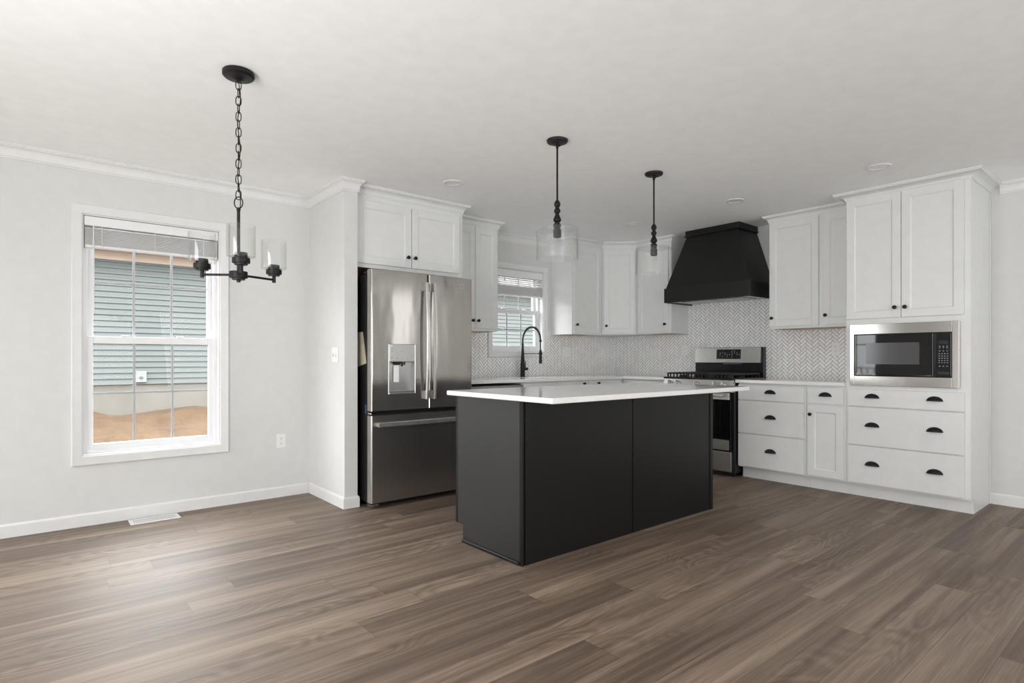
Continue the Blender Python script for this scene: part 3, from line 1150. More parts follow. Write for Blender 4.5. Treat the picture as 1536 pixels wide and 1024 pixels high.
# ------------------------------------------------------------------ plates
def plate(name, label, loc, rz, w, kind, cat, group=None):
    r = thing(name, label, cat, loc, rz, group)
    m = MB(); m.box(-w / 2, w / 2, -0.006, -0.0003, -0.057, 0.057, 0.003, 2)
    mk('cover_plate', m, 'plate', r)
    n = max(1, round(w / 0.07) if w > 0.1 else 1)
    for i in range(n):
        xc = (i - (n - 1) / 2) * 0.046
        if kind == 'outlet':
            for dz in (-0.0195, 0.0195):
                m = MB(); m.box(xc - 0.0165, xc + 0.0165, -0.0085, -0.0061, dz - 0.0145, dz + 0.0145, 0.004, 2)
                s = mk('receptacle', m, 'plate', r)
                m = MB()
                m.box(xc - 0.0075, xc - 0.0050, -0.0089, -0.0086, dz - 0.001, dz + 0.008)
                m.box(xc + 0.0050, xc + 0.0075, -0.0089, -0.0086, dz - 0.001, dz + 0.006)
                m.lathe([(0.0, -0.0089), (0.0024, -0.0089), (0.0024, -0.0086), (0.0, -0.0086)], (xc, 0, dz - 0.008), 'y', 10)
                mk('slot', m, 'slot', s)
        elif kind == 'toggle':
            m = MB(); m.box(xc - 0.0052, xc + 0.0052, -0.016, -0.0061, -0.004, 0.016, 0.002)
            mk('toggle', m, 'plate', r)
            m = MB(); m.box(xc - 0.0065, xc + 0.0065, -0.0066, -0.0061, -0.013, -0.0045)
            mk('toggle_slot', m, 'button', r)
        else:
            m = MB(); m.box(xc - 0.0165, xc + 0.0165, -0.0085, -0.0061, -0.033, 0.033, 0.002)
            mk('rocker', m, 'plate', r)
    return r


plate('wall_outlet', 'white outlet low on the wall right of the dining window', (1.556, YW, 0.448), 0, 0.073, 'outlet', 'outlet')
plate('light_switch', 'white double light switch on the wall left of the refrigerator', (SX0, 4.228, 1.138), R90, 0.116, 'toggle', 'switch')
plate('light_switch', 'white double switch plate on the tile right of the sink window', (4.80, YW - TF, 1.187), 0, 0.116, 'rocker', 'switch')
plate('wall_outlet', 'white outlet on the tile near the inside corner', (5.42, YW - TF, 1.183), 0, 0.073, 'rocker', 'outlet')
plate('wall_outlet', 'white outlet on the tile just left of the range', (XW - TF, 3.725, 1.195), R90, 0.073, 'outlet', 'outlet')
plate('wall_outlet', 'white outlet on the tile beside the tall microwave cabinet', (XW - TF, 2.146, 1.198), R90, 0.073, 'outlet', 'outlet')

# floor register
fr = thing('floor_register', 'white slotted metal floor vent below the dining window', 'vent', (0.668, 4.640, 0))
m = MB()
m.box(-0.148, 0.148, -0.072, -0.052, 0.0002, 0.006, 0.002); m.box(-0.148, 0.148, 0.052, 0.072, 0.0002, 0.006, 0.002)
m.box(-0.148, -0.128, -0.052, 0.052, 0.0002, 0.006, 0.002); m.box(0.128, 0.148, -0.052, 0.052, 0.0002, 0.006, 0.002)
mk('frame', m, 'vinyl', fr)
m = MB(); m.box(-0.128, 0.128, -0.052, 0.052, 0.0002, 0.001); mk('duct', m, 'slot', fr)
m = MB()
for i in range(25):
    xx = -0.124 + i * 0.0103
    m.box(xx - 0.0031, xx + 0.0031, -0.052, 0.052, 0.0012, 0.0050)
m.box(-0.128, 0.128, -0.003, 0.003, 0.0012, 0.0054)
mk('louver_grille', m, 'vinyl', fr)

# ------------------------------------------------------------------ island
IX0, IX1, IY0, IY1 = 2.018, 3.872, 2.326, 2.950
isl = thing('kitchen_island', 'black kitchen island cabinet with flat panels standing in the middle of the floor', 'kitchen island', ((IX0 + IX1) / 2, (IY0 + IY1) / 2, 0))
ox, oy = isl.location[0], isl.location[1]


def IB(m, a, b, c_, d, e, f, bv=0.0):
    m.box(a - ox, b - ox, c_ - oy, d - oy, e, f, bv)


m = MB()
IB(m, IX0 + 0.012, IX1 - 0.012, IY0 + 0.012, IY1, 0.106, 0.8835)
IB(m, IX0 + 0.012, IX1 - 0.012, IY0 + 0.012, IY1 - 0.076, 0, 0.106)
mk('cabinet_body', m, 'island', isl)
m = MB()
IB(m, IX0, IX0 + 0.0115, IY0 + 0.022, IY1 - 0.022, 0.106, 0.8835)
IB(m, IX0, IX0 + 0.0115, IY0 + 0.022, IY1 - 0.076, 0, 0.1061)
mk('end_panel', m, 'island_end_sheen', isl)
m = MB(); IB(m, IX0 - 0.002, IX0 + 0.0118, IY1 - 0.021, IY1, 0.106, 0.8835, 0.0015); mk('edge_stile', m, 'island', isl)
m = MB(); IB(m, IX0 - 0.003, IX0 + 0.0118, IY0 - 0.003, IY0 + 0.021, 0.0, 0.8835, 0.002); mk('corner_post', m, 'island', isl)
m = MB(); IB(m, IX0 + 0.022, 2.944, IY0, IY0 + 0.0115, 0.0, 0.8835, 0.001); mk('back_panel', m, 'island', isl)
m = MB(); IB(m, 2.953, IX1 - 0.030, IY0, IY0 + 0.0115, 0.0, 0.8835, 0.001); mk('back_panel', m, 'island', isl)
m = MB(); IB(m, IX1 - 0.026, IX1 + 0.006, IY0 - 0.006, IY0 + 0.0115, 0.0, 0.8835, 0.002); mk('corner_post', m, 'island', isl)
m = MB(); IB(m, IX1 - 0.0115, IX1, IY0 + 0.013, IY1, 0.106, 0.8835); IB(m, IX1 - 0.0115, IX1, IY0 + 0.013, IY1 - 0.076, 0, 0.1061); mk('end_panel', m, 'island', isl)
m = MB(); IB(m, IX0 - 0.012, IX0 - 0.0004, IY0 + 0.021, IY1 - 0.076, 0.0, 0.018, 0.004); mk('shoe_molding', m, 'island', isl)
for i in range(3):
    xa = IX0 + 0.02 + i * 0.605
    dm = slab(0.0, 0.597, 0.122, 0.868)
    bmesh.ops.rotate(dm.bm, verts=dm.bm.verts[:], cent=(0, 0, 0), matrix=Matrix.Rotation(PI, 3, 'Z'))
    bmesh.ops.translate(dm.bm, verts=dm.bm.verts[:], vec=(xa + 0.597 - ox, IY1 - oy, 0))
    mk('door', dm, 'island', isl)
m = MB()
slab_poly(m, [(1.975, 2.050), (3.900, 2.050), (3.900, 2.985), (1.975, 2.985)], 0.884, 0.914, 0.006)
tag(mk('countertop', m, 'quartz'), 'white quartz slab overhanging on top of the black island', 'countertop')

# ------------------------------------------------------------------ refrigerator
FX0, FX1, FY = 1.920, 2.832, 3.900
FW = FX1 - FX0
fg = thing('refrigerator', 'stainless french-door refrigerator with water dispenser and bottom freezer drawer', 'refrigerator', (FX0, FY, 0))
m = MB(); m.box(0.014, FW - 0.014, 0.080, 0.80, 0.035, 1.742, 0.006, 2); mk('body', m, 'charcoal', fg)
m = MB(); m.box(0.020, FW - 0.020, 0.060, 0.0795, 0.07, 1.735); mk('door_gasket', m, 'gasket', fg)
DT, DBz, DTz = 0.060, 0.722, 1.768
SEAM = 0.490


def door_front(m, x0, x1, z0, z1, bow, n=14, thick=DT, hole=None):
    """door skin with a gentle convex bow in plan"""
    xs = [x0 + (x1 - x0) * i / n for i in range(n + 1)]
    xs = sorted(xs + [x0 + e for e in (0.002, 0.004, 0.007, 0.010, 0.013, 0.016)] + [x1 - e for e in (0.002, 0.004, 0.007, 0.010, 0.013, 0.016)])
    if hole:
        xs = sorted(set([x for x in xs if not any(abs(x - h) < 0.012 for h in hole[:2])] + list(hole[:2])))
    r = 0.006

    def yf(x):
        t = (x - x0) / (x1 - x0) * 2 - 1
        e = min(x - x0, x1 - x)
        edge = 0.010 * max(0, 1 - e / 0.012) ** 2
        return -bow * (1 - t * t) + edge
    zs = [z0, z1] if not hole else [z0, hole[2], hole[3], z1]
    V = {}
    for i, x in enumerate(xs):
        for j, z in enumerate(zs):
            V[i, j] = m.bm.verts.new((x, yf(x), z))
    for i in range(len(xs) - 1):
        for j in range(len(zs) - 1):
            if hole and j == 1 and xs[i] >= hole[0] - 1e-6 and xs[i + 1] <= hole[1] + 1e-6:
                continue
            m.bm.faces.new((V[i, j], V[i + 1, j], V[i + 1, j + 1], V[i, j + 1]))
    Bk = {}
    for i, x in ((0, x0), (len(xs) - 1, x1)):
        for j, z in enumerate(zs):
            Bk[i, j] = m.bm.verts.new((x, thick - 0.001, z))
    I = len(xs) - 1
    J = len(zs) - 1
    m.bm.faces.new([Bk[0, 0]] + [V[i, 0] for i in range(I + 1)] + [Bk[I, 0]])
    m.bm.faces.new([Bk[0, J]] + [V[i, J] for i in range(I + 1)] + [Bk[I, J]])
    for j in range(J):
        m.bm.faces.new((Bk[0, j], V[0, j], V[0, j + 1], Bk[0, j + 1]))
        m.bm.faces.new((Bk[I, j], V[I, j], V[I, j + 1], Bk[I, j + 1]))
    m.bm.faces.new([Bk[0, j] for j in range(J + 1)] + [Bk[I, j] for j in range(J, -1, -1)])
    return yf


HX = (0.137, 0.371)
m = MB()
yfl = door_front(m, 0.0, SEAM - 0.004, DBz, DTz, 0.003, 14, DT, (HX[0], HX[1], 0.842, 1.219))
ld = mk('door', m, 'steel', fg, smooth=25)
m = MB()
yfr = door_front(m, SEAM + 0.004, FW, DBz, DTz, 0.003)
rd = mk('door', m, 'steel', fg, smooth=25)
# dispenser: control face above a recess
m = MB()
hx0, hx1 = HX
m.box(hx0, hx0 + 0.008, -0.0095, 0.055, 0.842, 1.219, 0.002)
m.box(hx1 - 0.008, hx1, -0.0095, 0.055, 0.842, 1.219, 0.002)
m.box(hx0 + 0.008, hx1 - 0.008, -0.0095, 0.055, 0.842, 0.856, 0.002)
m.box(hx0 + 0.008, hx1 - 0.008, 0.050, 0.055, 0.856, 1.09)
dsp = mk('dispenser', m, 'steel_mid', ld, 'brushed dispenser frame')
m = MB(); m.box(hx0 + 0.0082, hx1 - 0.0082, -0.0085, 0.050, 1.085, 1.2185, 0.003)
mk('dispenser_panel', m, 'steel_mid', ld)
for i, (dx, dz) in enumerate(((0.03, 1.185), (0.03, 1.165), (0.03, 1.118), (0.07, 1.112), (0.115, 1.112), (0.155, 1.112), (0.195, 1.118), (0.20, 1.165), (0.20, 1.185), (0.115, 1.165))):
    m = MB()
    m.box(hx0 + dx - 0.006, hx0 + dx + 0.006, -0.0090, -0.0086, dz - 0.0016, dz + 0.0016)
    mk('touch_icon', m, 'steel_dark', dsp)
m = MB(); m.box(hx0 + 0.008, hx0 + 0.034, -0.0091, -0.0086, 1.203, 1.211); mk('indicator_strip', m, 'mark', ld)
m = MB(); m.prism([(hx0 + 0.055, 1.0845), (hx0 + 0.115, 1.0845), (hx0 + 0.105, 1.062), (hx0 + 0.065, 1.062)], 'y', 0.006, 0.040)
m.lathe([(0.008, 1.05), (0.008, 1.0845)], (hx0 + 0.130, 0.02, 0), 'z', 12)
m.lathe([(0.006, 1.06), (0.006, 1.0845)], (hx0 + 0.150, 0.02, 0), 'z', 12)
mk('spout', m, 'gasket', ld)
m = MB(); m.box(hx0 + 0.058, hx0 + 0.106, 0.022, 0.028, 0.93, 1.06, 0.003); mk('dispenser_paddle', m, 'cover', ld, 'white paddle')
m = MB(); m.box(hx0 + 0.009, hx0 + 0.118, 0.032, 0.0495, 0.857, 1.084, 0.004); mk('recess_liner', m, 'steel_mid', ld)
m = MB(); m.box(hx0 + 0.010, hx1 - 0.010, -0.006, 0.048, 0.8565, 0.862); mk('drip_tray', m, 'steel_dark', ld)


def fr_handle(x, yb, parent, rot=0):
    m = MB()
    za, zb = 0.795, 1.700
    n = 18
    sec = []
    for i in range(n + 1):
        t = i / n
        y = yb - 0.036 - 0.020 * math.sin(PI * t)
        sec.append((x, y, za + (zb - za) * t))
    # flat bar section
    w, d = 0.0135, 0.0075
    R = []
    for p in sec:
        R.append([m.bm.verts.new((p[0] + sx * w * (1 if abs(sx) > .9 else .72), p[1] + sy * d, p[2])) for sx, sy in
                  ((-1, .3), (-.7, -1), (.7, -1), (1, .3), (1, 1), (-1, 1))])
    for A, B in zip(R, R[1:]):
        for k in range(6):
            m.bm.faces.new((A[k], A[(k + 1) % 6], B[(k + 1) % 6], B[k]))
    m.bm.faces.new(R[0]); m.bm.faces.new(R[-1])
    for zc in (za + 0.032, zb - 0.032):
        m.box(x - 0.0125, x + 0.0125, yb - 0.034, yb + 0.002, zc - 0.032, zc + 0.032, 0.002)
    return mk('handle', m, 'steel_bright', parent)


fr_handle(SEAM - 0.034, -0.001, ld)
fr_handle(SEAM + 0.036, -0.001, rd)
# emblem
ex, ez = 2.724 - FX0, 1.699
ye = yfr(ex) - 0.0003
m = MB(); m.lathe([(0.015, 0), (0.0185, 0), (0.0185, -0.002), (0.015, -0.002)], (ex, ye, ez), 'y', 28, True)
m.tube([(ex - 0.008, ye - 0.001, ez - 0.004), (ex - 0.004, ye - 0.001, ez + 0.007), (ex, ye - 0.001, ez - 0.004), (ex + 0.004, ye - 0.001, ez + 0.006), (ex + 0.009, ye - 0.001, ez - 0.005)], 0.0012, 6)
mk('emblem', m, 'steel_bright', rd)
# freezer drawer
m = MB()
yfd = door_front(m, 0.0, FW, 0.045, 0.688, 0.003)
fd = mk('freezer_drawer', m, 'steel_drawer', fg, smooth=25)
m = MB()
R = []
for i in range(21):
    t = i / 20
    xx = 0.045 + (FW - 0.09) * t
    yy = yfd(xx) - 0.036 - 0.006 * math.sin(PI * t)
    R.append([m.bm.verts.new((xx, yy + sy * 0.008, 0.622 + sz * 0.018)) for sy, sz in ((-1, -.7), (-1, .7), (-.2, 1), (1, 1), (1, -1), (-.2, -1))])
for A, B in zip(R, R[1:]):
    for k in range(6):
        m.bm.faces.new((A[k], A[(k + 1) % 6], B[(k + 1) % 6], B[k]))
m.bm.faces.new(R[0]); m.bm.faces.new(R[-1])
for xx in (0.062, FW - 0.062):
    m.box(xx - 0.017, xx + 0.017, yfd(xx) - 0.034, yfd(xx) + 0.003, 0.607, 0.637, 0.002)
mk('handle', m, 'steel_bright', fd)
for s_ in (0.03, FW - 0.03):
    m = MB(); m.box(s_ - 0.022, s_ + 0.022, 0.03, 0.14, 1.7425, 1.758, 0.004); mk('hinge_cover', m, 'charcoal', fg)
    m = MB(); m.box(s_ - 0.028, s_ + 0.06, 0.006, 0.058, 0.696, 0.712, 0.003); mk('center_hinge', m, 'chrome', fg)
for s_ in (0.05, FW - 0.05):
    m = MB(); m.lathe([(0.018, 0), (0.022, 0.006), (0.014, 0.012), (0.012, 0.036)], (s_, 0.10, 0), 'z', 16); m.box(s_ - 0.035, s_ + 0.035, 0.035, 0.10, 0.012, 0.030, 0.004)
    mk('foot', m, 'chrome', fg)
m = MB(); m.box(0.04, FW - 0.04, 0.075, 0.09, 0.012, 0.06); mk('kick_grille', m, 'gasket', fg)
m = MB(); m.box(0.0125, 0.0138, 0.10, 0.126, 0.700, 0.765); mk('protective_film', m, 'blue', fg, 'strip of blue film')
# paper hanging on the side
m = MB()
P_ = [(4.085, 1.308), (4.062, 1.300), (3.992, 1.085), (4.078, 1.060)]
for k, xo in enumerate((FX0 + 0.0118, FX0 + 0.0098)):
    pass
m.prism([(4.15, 1.31), (4.062, 1.31), (3.998, 1.075), (4.15, 1.045)], 'x', FX0 + 0.0105, FX0 + 0.0130)
tag(mk('paper_sheet', m, 'paper'), 'tan paper sheet taped to the dark side of the refrigerator', 'paper')

# ------------------------------------------------------------------ range
RY0, RY1 = 3.560, 2.795
RW = RY0 - RY1
RXF = 5.025
rg = thing('gas_range', 'stainless gas range with black cast iron grates and a tall back panel', 'range', (RXF, RY0, 0), R90)
DPR = XW - TF - 0.003 - RXF
m = MB(); m.box(0.002, RW - 0.002, 0.03, DPR, 0.035, 0.905, 0.003); mk('body', m, 'charcoal', rg)
m = MB(); m.box(0.0, RW, -0.012, DPR - 0.05, 0.9055, 0.925, 0.006, 2); ct = mk('cooktop', m, 'enamel', rg)
m = MB(); m.prism([(-0.008, 0.905), (-0.036, 0.80), (-0.036, 0.795), (0.0295, 0.795), (0.0295, 0.905)], 'x', 0.004, RW - 0.030); mk('control_panel', m, 'steel_bright', rg, 'stainless knob panel')
m = MB(); m.prism([(-0.006, 0.905), (-0.036, 0.80), (-0.036, 0.795), (0.0295, 0.795), (0.0295, 0.905)], 'x', RW - 0.0295, RW - 0.002); mk('panel_end_cap', m, 'chrome', rg)
for xk in (0.085, 0.175, 0.383, 0.585, 0.675):
    m = MB()
    m.lathe([(0.0, 0.0), (0.027, 0.0), (0.027, -0.006), (0.022, -0.010), (0.020, -0.034), (0.017, -0.038), (0, -0.038)], (0, 0, 0), 'y', 24)
    m.box(-0.006, 0.006, -0.050, -0.030, -0.020, 0.020, 0.003)
    bmesh.ops.rotate(m.bm, verts=m.bm.verts[:], cent=(0, 0, 0), matrix=Matrix.Rotation(-0.26, 3, 'X'))
    bmesh.ops.translate(m.bm, verts=m.bm.verts[:], vec=(xk, -0.0200, 0.864))
    mk('control_knob', m, 'steel_bright', rg)
# grates
for gx0, gx1 in ((0.02, 0.255), (0.262, 0.503), (0.510, RW - 0.02)):
    m = MB()
    ya, yb = 0.02, DPR - 0.085
    z0, z1 = 0.944, 0.968
    for xx in (gx0 + 0.006, gx1 - 0.006):
        m.box(xx - 0.006, xx + 0.006, ya, yb, z0 + 0.008, z1, 0.002)
    for yy in (ya + 0.006, (ya + yb) / 2, yb - 0.006):
        m.box(gx0 + 0.012, gx1 - 0.012, yy - 0.006, yy + 0.006, z0 + 0.008, z1, 0.002)
    for k in range(5):
        xx = gx0 + (gx1 - gx0) * (k + 1) / 6
        m.box(xx - 0.006, xx + 0.006, ya, ya + 0.0118, 0.9252, z1 - 0.002, 0.001)
        m.box(xx - 0.006, xx + 0.006, yb - 0.0118, yb, 0.9252, z1 - 0.002, 0.001)
        m.box(xx - 0.005, xx + 0.005, ya + 0.012, ya + 0.012 + 0.17, z0 + 0.010, z1 + 0.001, 0.002)
        m.box(xx - 0.005, xx + 0.005, yb - 0.012 - 0.17, yb - 0.012, z0 + 0.010, z1 + 0.001, 0.002)
    for xx in (gx0 + 0.008, gx1 - 0.008):
        for yy in (ya + 0.008, yb - 0.008):
            m.box(xx - 0.007, xx + 0.007, yy - 0.007, yy + 0.007, 0.9252, z1 - 0.002, 0.001)
    mk('grate', m, 'iron', rg)
for bx_, by_, br in ((0.137, 0.14, 0.045), (0.137, 0.40, 0.038), (0.383, 0.27, 0.05), (0.632, 0.14, 0.05), (0.632, 0.40, 0.036)):
    m = MB(); m.lathe([(br, 0.9252), (br, 0.932), (br * 0.8, 0.936), (br * 0.8, 0.942), (0, 0.943)], (bx_, by_, 0), 'z', 24); mk('burner', m, 'iron', rg)
# back guard
yg = DPR - 0.065
m = MB(); m.box(0.0, RW, yg + 0.012, DPR, 0.905, 1.225, 0.004); bgd = mk('backguard', m, 'enamel', rg, 'black backguard')
m = MB(); m.prism([(yg - 0.006, 1.068), (yg + 0.006, 1.222), (yg + 0.0118, 1.222), (yg + 0.0118, 1.068)], 'x', 0.003, RW - 0.024); fp = mk('control_fascia', m, 'steel_bright', bgd, 'stainless control fascia')
m = MB()
T_ = lambda z: yg - 0.006 + (z - 1.068) / 0.154 * 0.012
m.prism([(T_(1.105) - 0.0012, 1.105), (T_(1.205) - 0.0012, 1.205), (T_(1.205) + 0.002, 1.205), (T_(1.105) + 0.002, 1.105)], 'x', 0.262, 0.532); ds = mk('touch_display', m, 'gloss', bgd)
m = MB()
random.seed(5)
for zz in (1.187, 1.168, 1.150, 1.128):
    for k in range(10):
        if random.random() < 0.62 and not (4 <= k <= 5 and zz > 1.16):
            xx = 0.278 + k * 0.0265
            m.box(xx - 0.0036, xx + 0.0036, T_(zz) - 0.0019, T_(zz) - 0.0013, zz - 0.0022, zz + 0.0022)
mk('key_markings', m, 'mark', bgd)
m = MB()
for k in range(12):
    xx = 0.335 + k * 0.0175
    m.box(xx - 0.005, xx + 0.005, yg + 0.0112, yg + 0.0119, 1.053, 1.059)
mk('vent_slots', m, 'button', bgd)
# oven door, handle and drawer
m = MB(); m.box(0.006, RW - 0.024, -0.010, 0.0295, 0.250, 0.790, 0.004); od = mk('oven_door', m, 'gloss', rg, 'black glass oven door')
m = MB(); m.box(0.006, RW - 0.034, -0.0165, -0.0102, 0.722, 0.788, 0.002); mk('door_top_trim', m, 'steel_bright', od)
m = MB(); m.box(0.006, RW - 0.040, -0.0165, -0.0102, 0.250, 0.345, 0.002); mk('door_bottom_trim', m, 'steel_dark', od)
m = MB(); m.box(0.03, RW - 0.075, -0.068, -0.050, 0.748, 0.780, 0.006, 2)
for xx in (0.06, RW - 0.10):
    m.box(xx - 0.014, xx + 0.014, -0.050, -0.016, 0.752, 0.776, 0.003)
mk('door_handle', m, 'steel_bright', od)
m = MB(); m.box(0.006, RW - 0.022, -0.012, 0.0295, 0.045, 0.236, 0.010, 3); mk('storage_drawer', m, 'steel_dark', rg)
m = MB(); m.box(0.02, RW - 0.02, 0.05, 0.07, 0.0, 0.045); mk('toe_kick', m, 'gasket', rg)

# ------------------------------------------------------------------ range hood
hd = thing('range_hood', 'large black tapered range hood above the stove', 'range hood', (XW - TF - 0.001, 3.180, 1.695))
hx = hd.location[0]
XF = 5.150 - hx


def frustum(m, b, t, z0, z1):
    A = [m.bm.verts.new((p[0], p[1], z0)) for p in b]
    B = [m.bm.verts.new((p[0], p[1], z1)) for p in t]
    m.bm.faces.new(A); m.bm.faces.new(B)
    for k in range(4):
        m.bm.faces.new((A[k], A[(k + 1) % 4], B[(k + 1) % 4], B[k]))


HB = 0.471
# lower band: hollow box open below
m = MB()
m.box(XF, XF + 0.02, -HB, HB, 0, 0.150, 0.002)
m.box(XF + 0.02, 0, -HB, -HB + 0.02, 0, 0.150, 0.002)
m.box(XF + 0.02, 0, HB - 0.02, HB, 0, 0.150, 0.002)
m.box(XF + 0.02, 0, -HB + 0.02, HB - 0.02, 0.130, 0.150)
mk('lower_band', m, 'hood', hd)
m = MB(); m.box(XF + 0.021, -0.002, -HB + 0.021, HB - 0.021, 0.010, 0.018); ins = mk('liner', m, 'steel_bright', hd, 'stainless liner')
m = MB()
for k in range(2):
    m.box(XF + 0.12, XF + 0.40, -0.34 + k * 0.35, -0.01 + k * 0.35, 0.004, 0.0098, 0.002)
mk('filter', m, 'steel_dark', ins)
m = MB()
tx, ty = 5.288 - hx, 0.288
frustum(m, [(XF + 0.014, -HB + 0.014), (0, -HB + 0.014), (0, HB - 0.014), (XF + 0.014, HB - 0.014)],
        [(tx, -ty), (0, -ty), (0, ty), (tx, ty)], 0.1502, 0.680)
mk('tapered_body', m, 'hood', hd)
m = MB(); m.box(tx - 0.020, 0, -ty - 0.020, ty + 0.020, 0.6805, 0.694, 0.003); mk('lip_molding', m, 'hood', hd)
m = MB(); m.box(tx - 0.008, 0, -ty - 0.010, ty + 0.010, 0.6945, ZC - 1.695 - 0.0005, 0.001); mk('top_band', m, 'hood', hd)

# ------------------------------------------------------------------ faucet
fx, fy = 4.040, 4.650
fc = thing('kitchen_faucet', 'tall matte black spring faucet at the sink in front of the window', 'faucet', (fx, fy, 0.9142))
m = MB(); m.lathe([(0.027, 0), (0.027, 0.006), (0.0245, 0.010), (0.0235, 0.12), (0.0185, 0.20), (0.0130, 0.30), (0.0115, 0.352), (0.0085, 0.356), (0, 0.356)], n=28)
mk('body', m, 'black', fc)
arc = []
cy, cz, ra = -0.140, 0.385, 0.140
arc.append((0, 0, 0.35))
for i in range(25):
    t = PI * i / 24
    arc.append((0, cy + ra * math.cos(t), cz + ra * math.sin(t)))
arc.append((0, cy - ra, 0.375))
m = MB(); m.tube(arc, 0.0065, 10)
m.tube([(0, cy - ra, 0.376), (0, cy - ra, 0.28)], 0.006, 10)
mk('hose', m, 'black', fc)
# spring coil around the arc
A_ = [Vector(p) for p in arc]
L = [0]
for a, b in zip(A_, A_[1:]):
    L.append(L[-1] + (b - a).length)
pts = []
turns = 40
ns = turns * 10
for i in range(ns + 1):
    d = L[-1] * i / ns
    k = max(j for j in range(len(L)) if L[j] <= d + 1e-9)
    k = min(k, len(L) - 2)
    t = (d - L[k]) / max(1e-9, L[k + 1] - L[k])
    p = A_[k].lerp(A_[k + 1], t)
    tg = (A_[k + 1] - A_[k]).normalized()
    nrm = Vector((1, 0, 0))
    bn = tg.cross(nrm)
    an = 2 * PI * turns * i / ns
    pts.append(p + (nrm * math.cos(an) + bn * math.sin(an)) * 0.0115)
m = MB(); m.tube(pts, 0.0020, 5)
mk('spring_coil', m, 'black', fc)
m = MB(); m.lathe([(0.010, 0.366), (0.0135, 0.368), (0.0135, 0.384), (0.010, 0.386)], (0, cy - ra, 0), n=20); mk('coil_collar', m, 'black', fc)
m = MB(); m.lathe([(0.0, 0.143), (0.0165, 0.143), (0.0165, 0.150), (0.0150, 0.20), (0.0135, 0.262), (0.0105, 0.283), (0, 0.285)], (0, cy - ra, 0), n=20); mk('spray_head', m, 'black', fc)
m = MB(); m.tube([(0, -0.010, 0.247), (0, cy - ra + 0.017, 0.247)], 0.0048, 10)
m.lathe([(0.0155, 0.238), (0.0195, 0.238), (0.0195, 0.256), (0.0155, 0.256)], (0, cy - ra, 0), n=20, closed=True); mk('holder_arm', m, 'black', fc)
m = MB(); m.lathe([(0.015, 0.0), (0.015, 0.048), (0.013, 0.052), (0, 0.052)], (0.015, 0, 0.085), 'x', 18)
m.tube([(0.035, 0, 0.095), (0.030, -0.01, 0.13), (0.024, -0.02, 0.165)], [0.0055, 0.005, 0.004], 8); mk('lever', m, 'black', fc)

# ------------------------------------------------------------------ recessed lights
def can(label, x, y):
    r = thing('recessed_light', label, 'ceiling light', (x, y, ZC))
    m = MB(); m.lathe([(0.052, -0.0005), (0.074, -0.0005), (0.076, -0.004), (0.070, -0.009), (0.056, -0.007), (0.052, -0.003)], n=36, closed=True); mk('trim_ring', m, 'trim', r)
    m = MB(); m.lathe([(0.0, -0.0045), (0.045, -0.004), (0.0515, -0.0025), (0.0515, -0.0008), (0.0, -0.0008)], n=36); mk('lens', m, 'cover', r)


can('white recessed ceiling light in front of the refrigerator cabinet', 2.462, 3.636)
can('white recessed ceiling light in front of the tall microwave cabinet', 4.520, 1.438)
can('white recessed ceiling light in front of the range hood', 4.560, 2.527)
can('white recessed ceiling light between the two pendants, toward the corner cabinet', 4.573, 3.617)


# ------------------------------------------------------------------ pendants
def pendant(label, x, y):
    r = thing('pendant_light', label, 'pendant light', (x, y, ZC), 0, 'glass drum pendants over the island')
    m = MB(); m.lathe([(0, -0.0004), (0.064, -0.0004), (0.065, -0.006), (0.062, -0.014), (0.050, -0.016), (0.048, -0.020), (0.010, -0.024), (0, -0.024)], n=40)
    for sx in (-0.03, 0.03):
        m.lathe([(0, -0.030), (0.005, -0.029), (0.006, -0.024), (0.006, -0.018)], (sx, 0.01, 0), n=12)
    mk('ceiling_canopy', m, 'black', r)
    m = MB(); m.lathe([(0.0085, -0.050), (0.0085, -0.0215), (0.0, -0.0215)], n=16); m.lathe([(0.0058, -0.372), (0.0058, -0.048)], n=14); mk('rod', m, 'black', r)
    m = MB()
    prof = [(0, -0.366), (0.007, -0.366)]
    z = -0.368

    def bead(z0, z1, rmax, p=1.0):
        out = []
        for i in range(9):
            t = i / 8
            out.append((0.0105 + (rmax - 0.0105) * math.sin(PI * t) ** p, z0 + (z1 - z0) * t))
        return out
    prof += bead(-0.370, -0.412, 0.0195) + bead(-0.414, -0.450, 0.0200)
    prof += [(0.012, -0.453), (0.0175, -0.468), (0.0235, -0.480), (0.0245, -0.487), (0.021, -0.496), (0.0135, -0.504), (0.0135, -0.507), (0.0225, -0.510), (0.0230, -0.524), (0.020, -0.526), (0, -0.526)]
    m.lathe(prof, n=26)
    mk('turned_stem', m, 'black', r)
    m = MB(); m.lathe([(0, -0.5265), (0.0185, -0.5265), (0.0185, -0.542), (0.0245, -0.545), (0.0245, -0.588), (0.022, -0.592), (0.017, -0.592), (0.015, -0.56), (0, -0.56)], n=26); mk('socket', m, 'black', r)
    m = MB()
    R0 = 0.128
    zt, zb = -0.538, -0.724
    m.lathe([(R0, zb), (R0, zt - 0.006), (R0 - 0.004, zt - 0.001), (R0 - 0.008, zt), (0.026, zt), (0.026, zt - 0.004),
             (R0 - 0.010, zt - 0.004), (R0 - 0.005, zt - 0.008), (R0 - 0.004, zb)], n=64, closed=True)
    mk('glass_shade', m, 'shade', r, 'clear glass drum shade', smooth=50)
    return r


p1 = pendant('clear glass drum pendant with black turned stem, the one nearer the sink window', 2.471, 2.523)
p2 = copy_tree(p1)
p2.location = (3.443, 2.527, ZC)
p2['label'] = 'clear glass drum pendant with black turned stem, the one nearer the range hood'

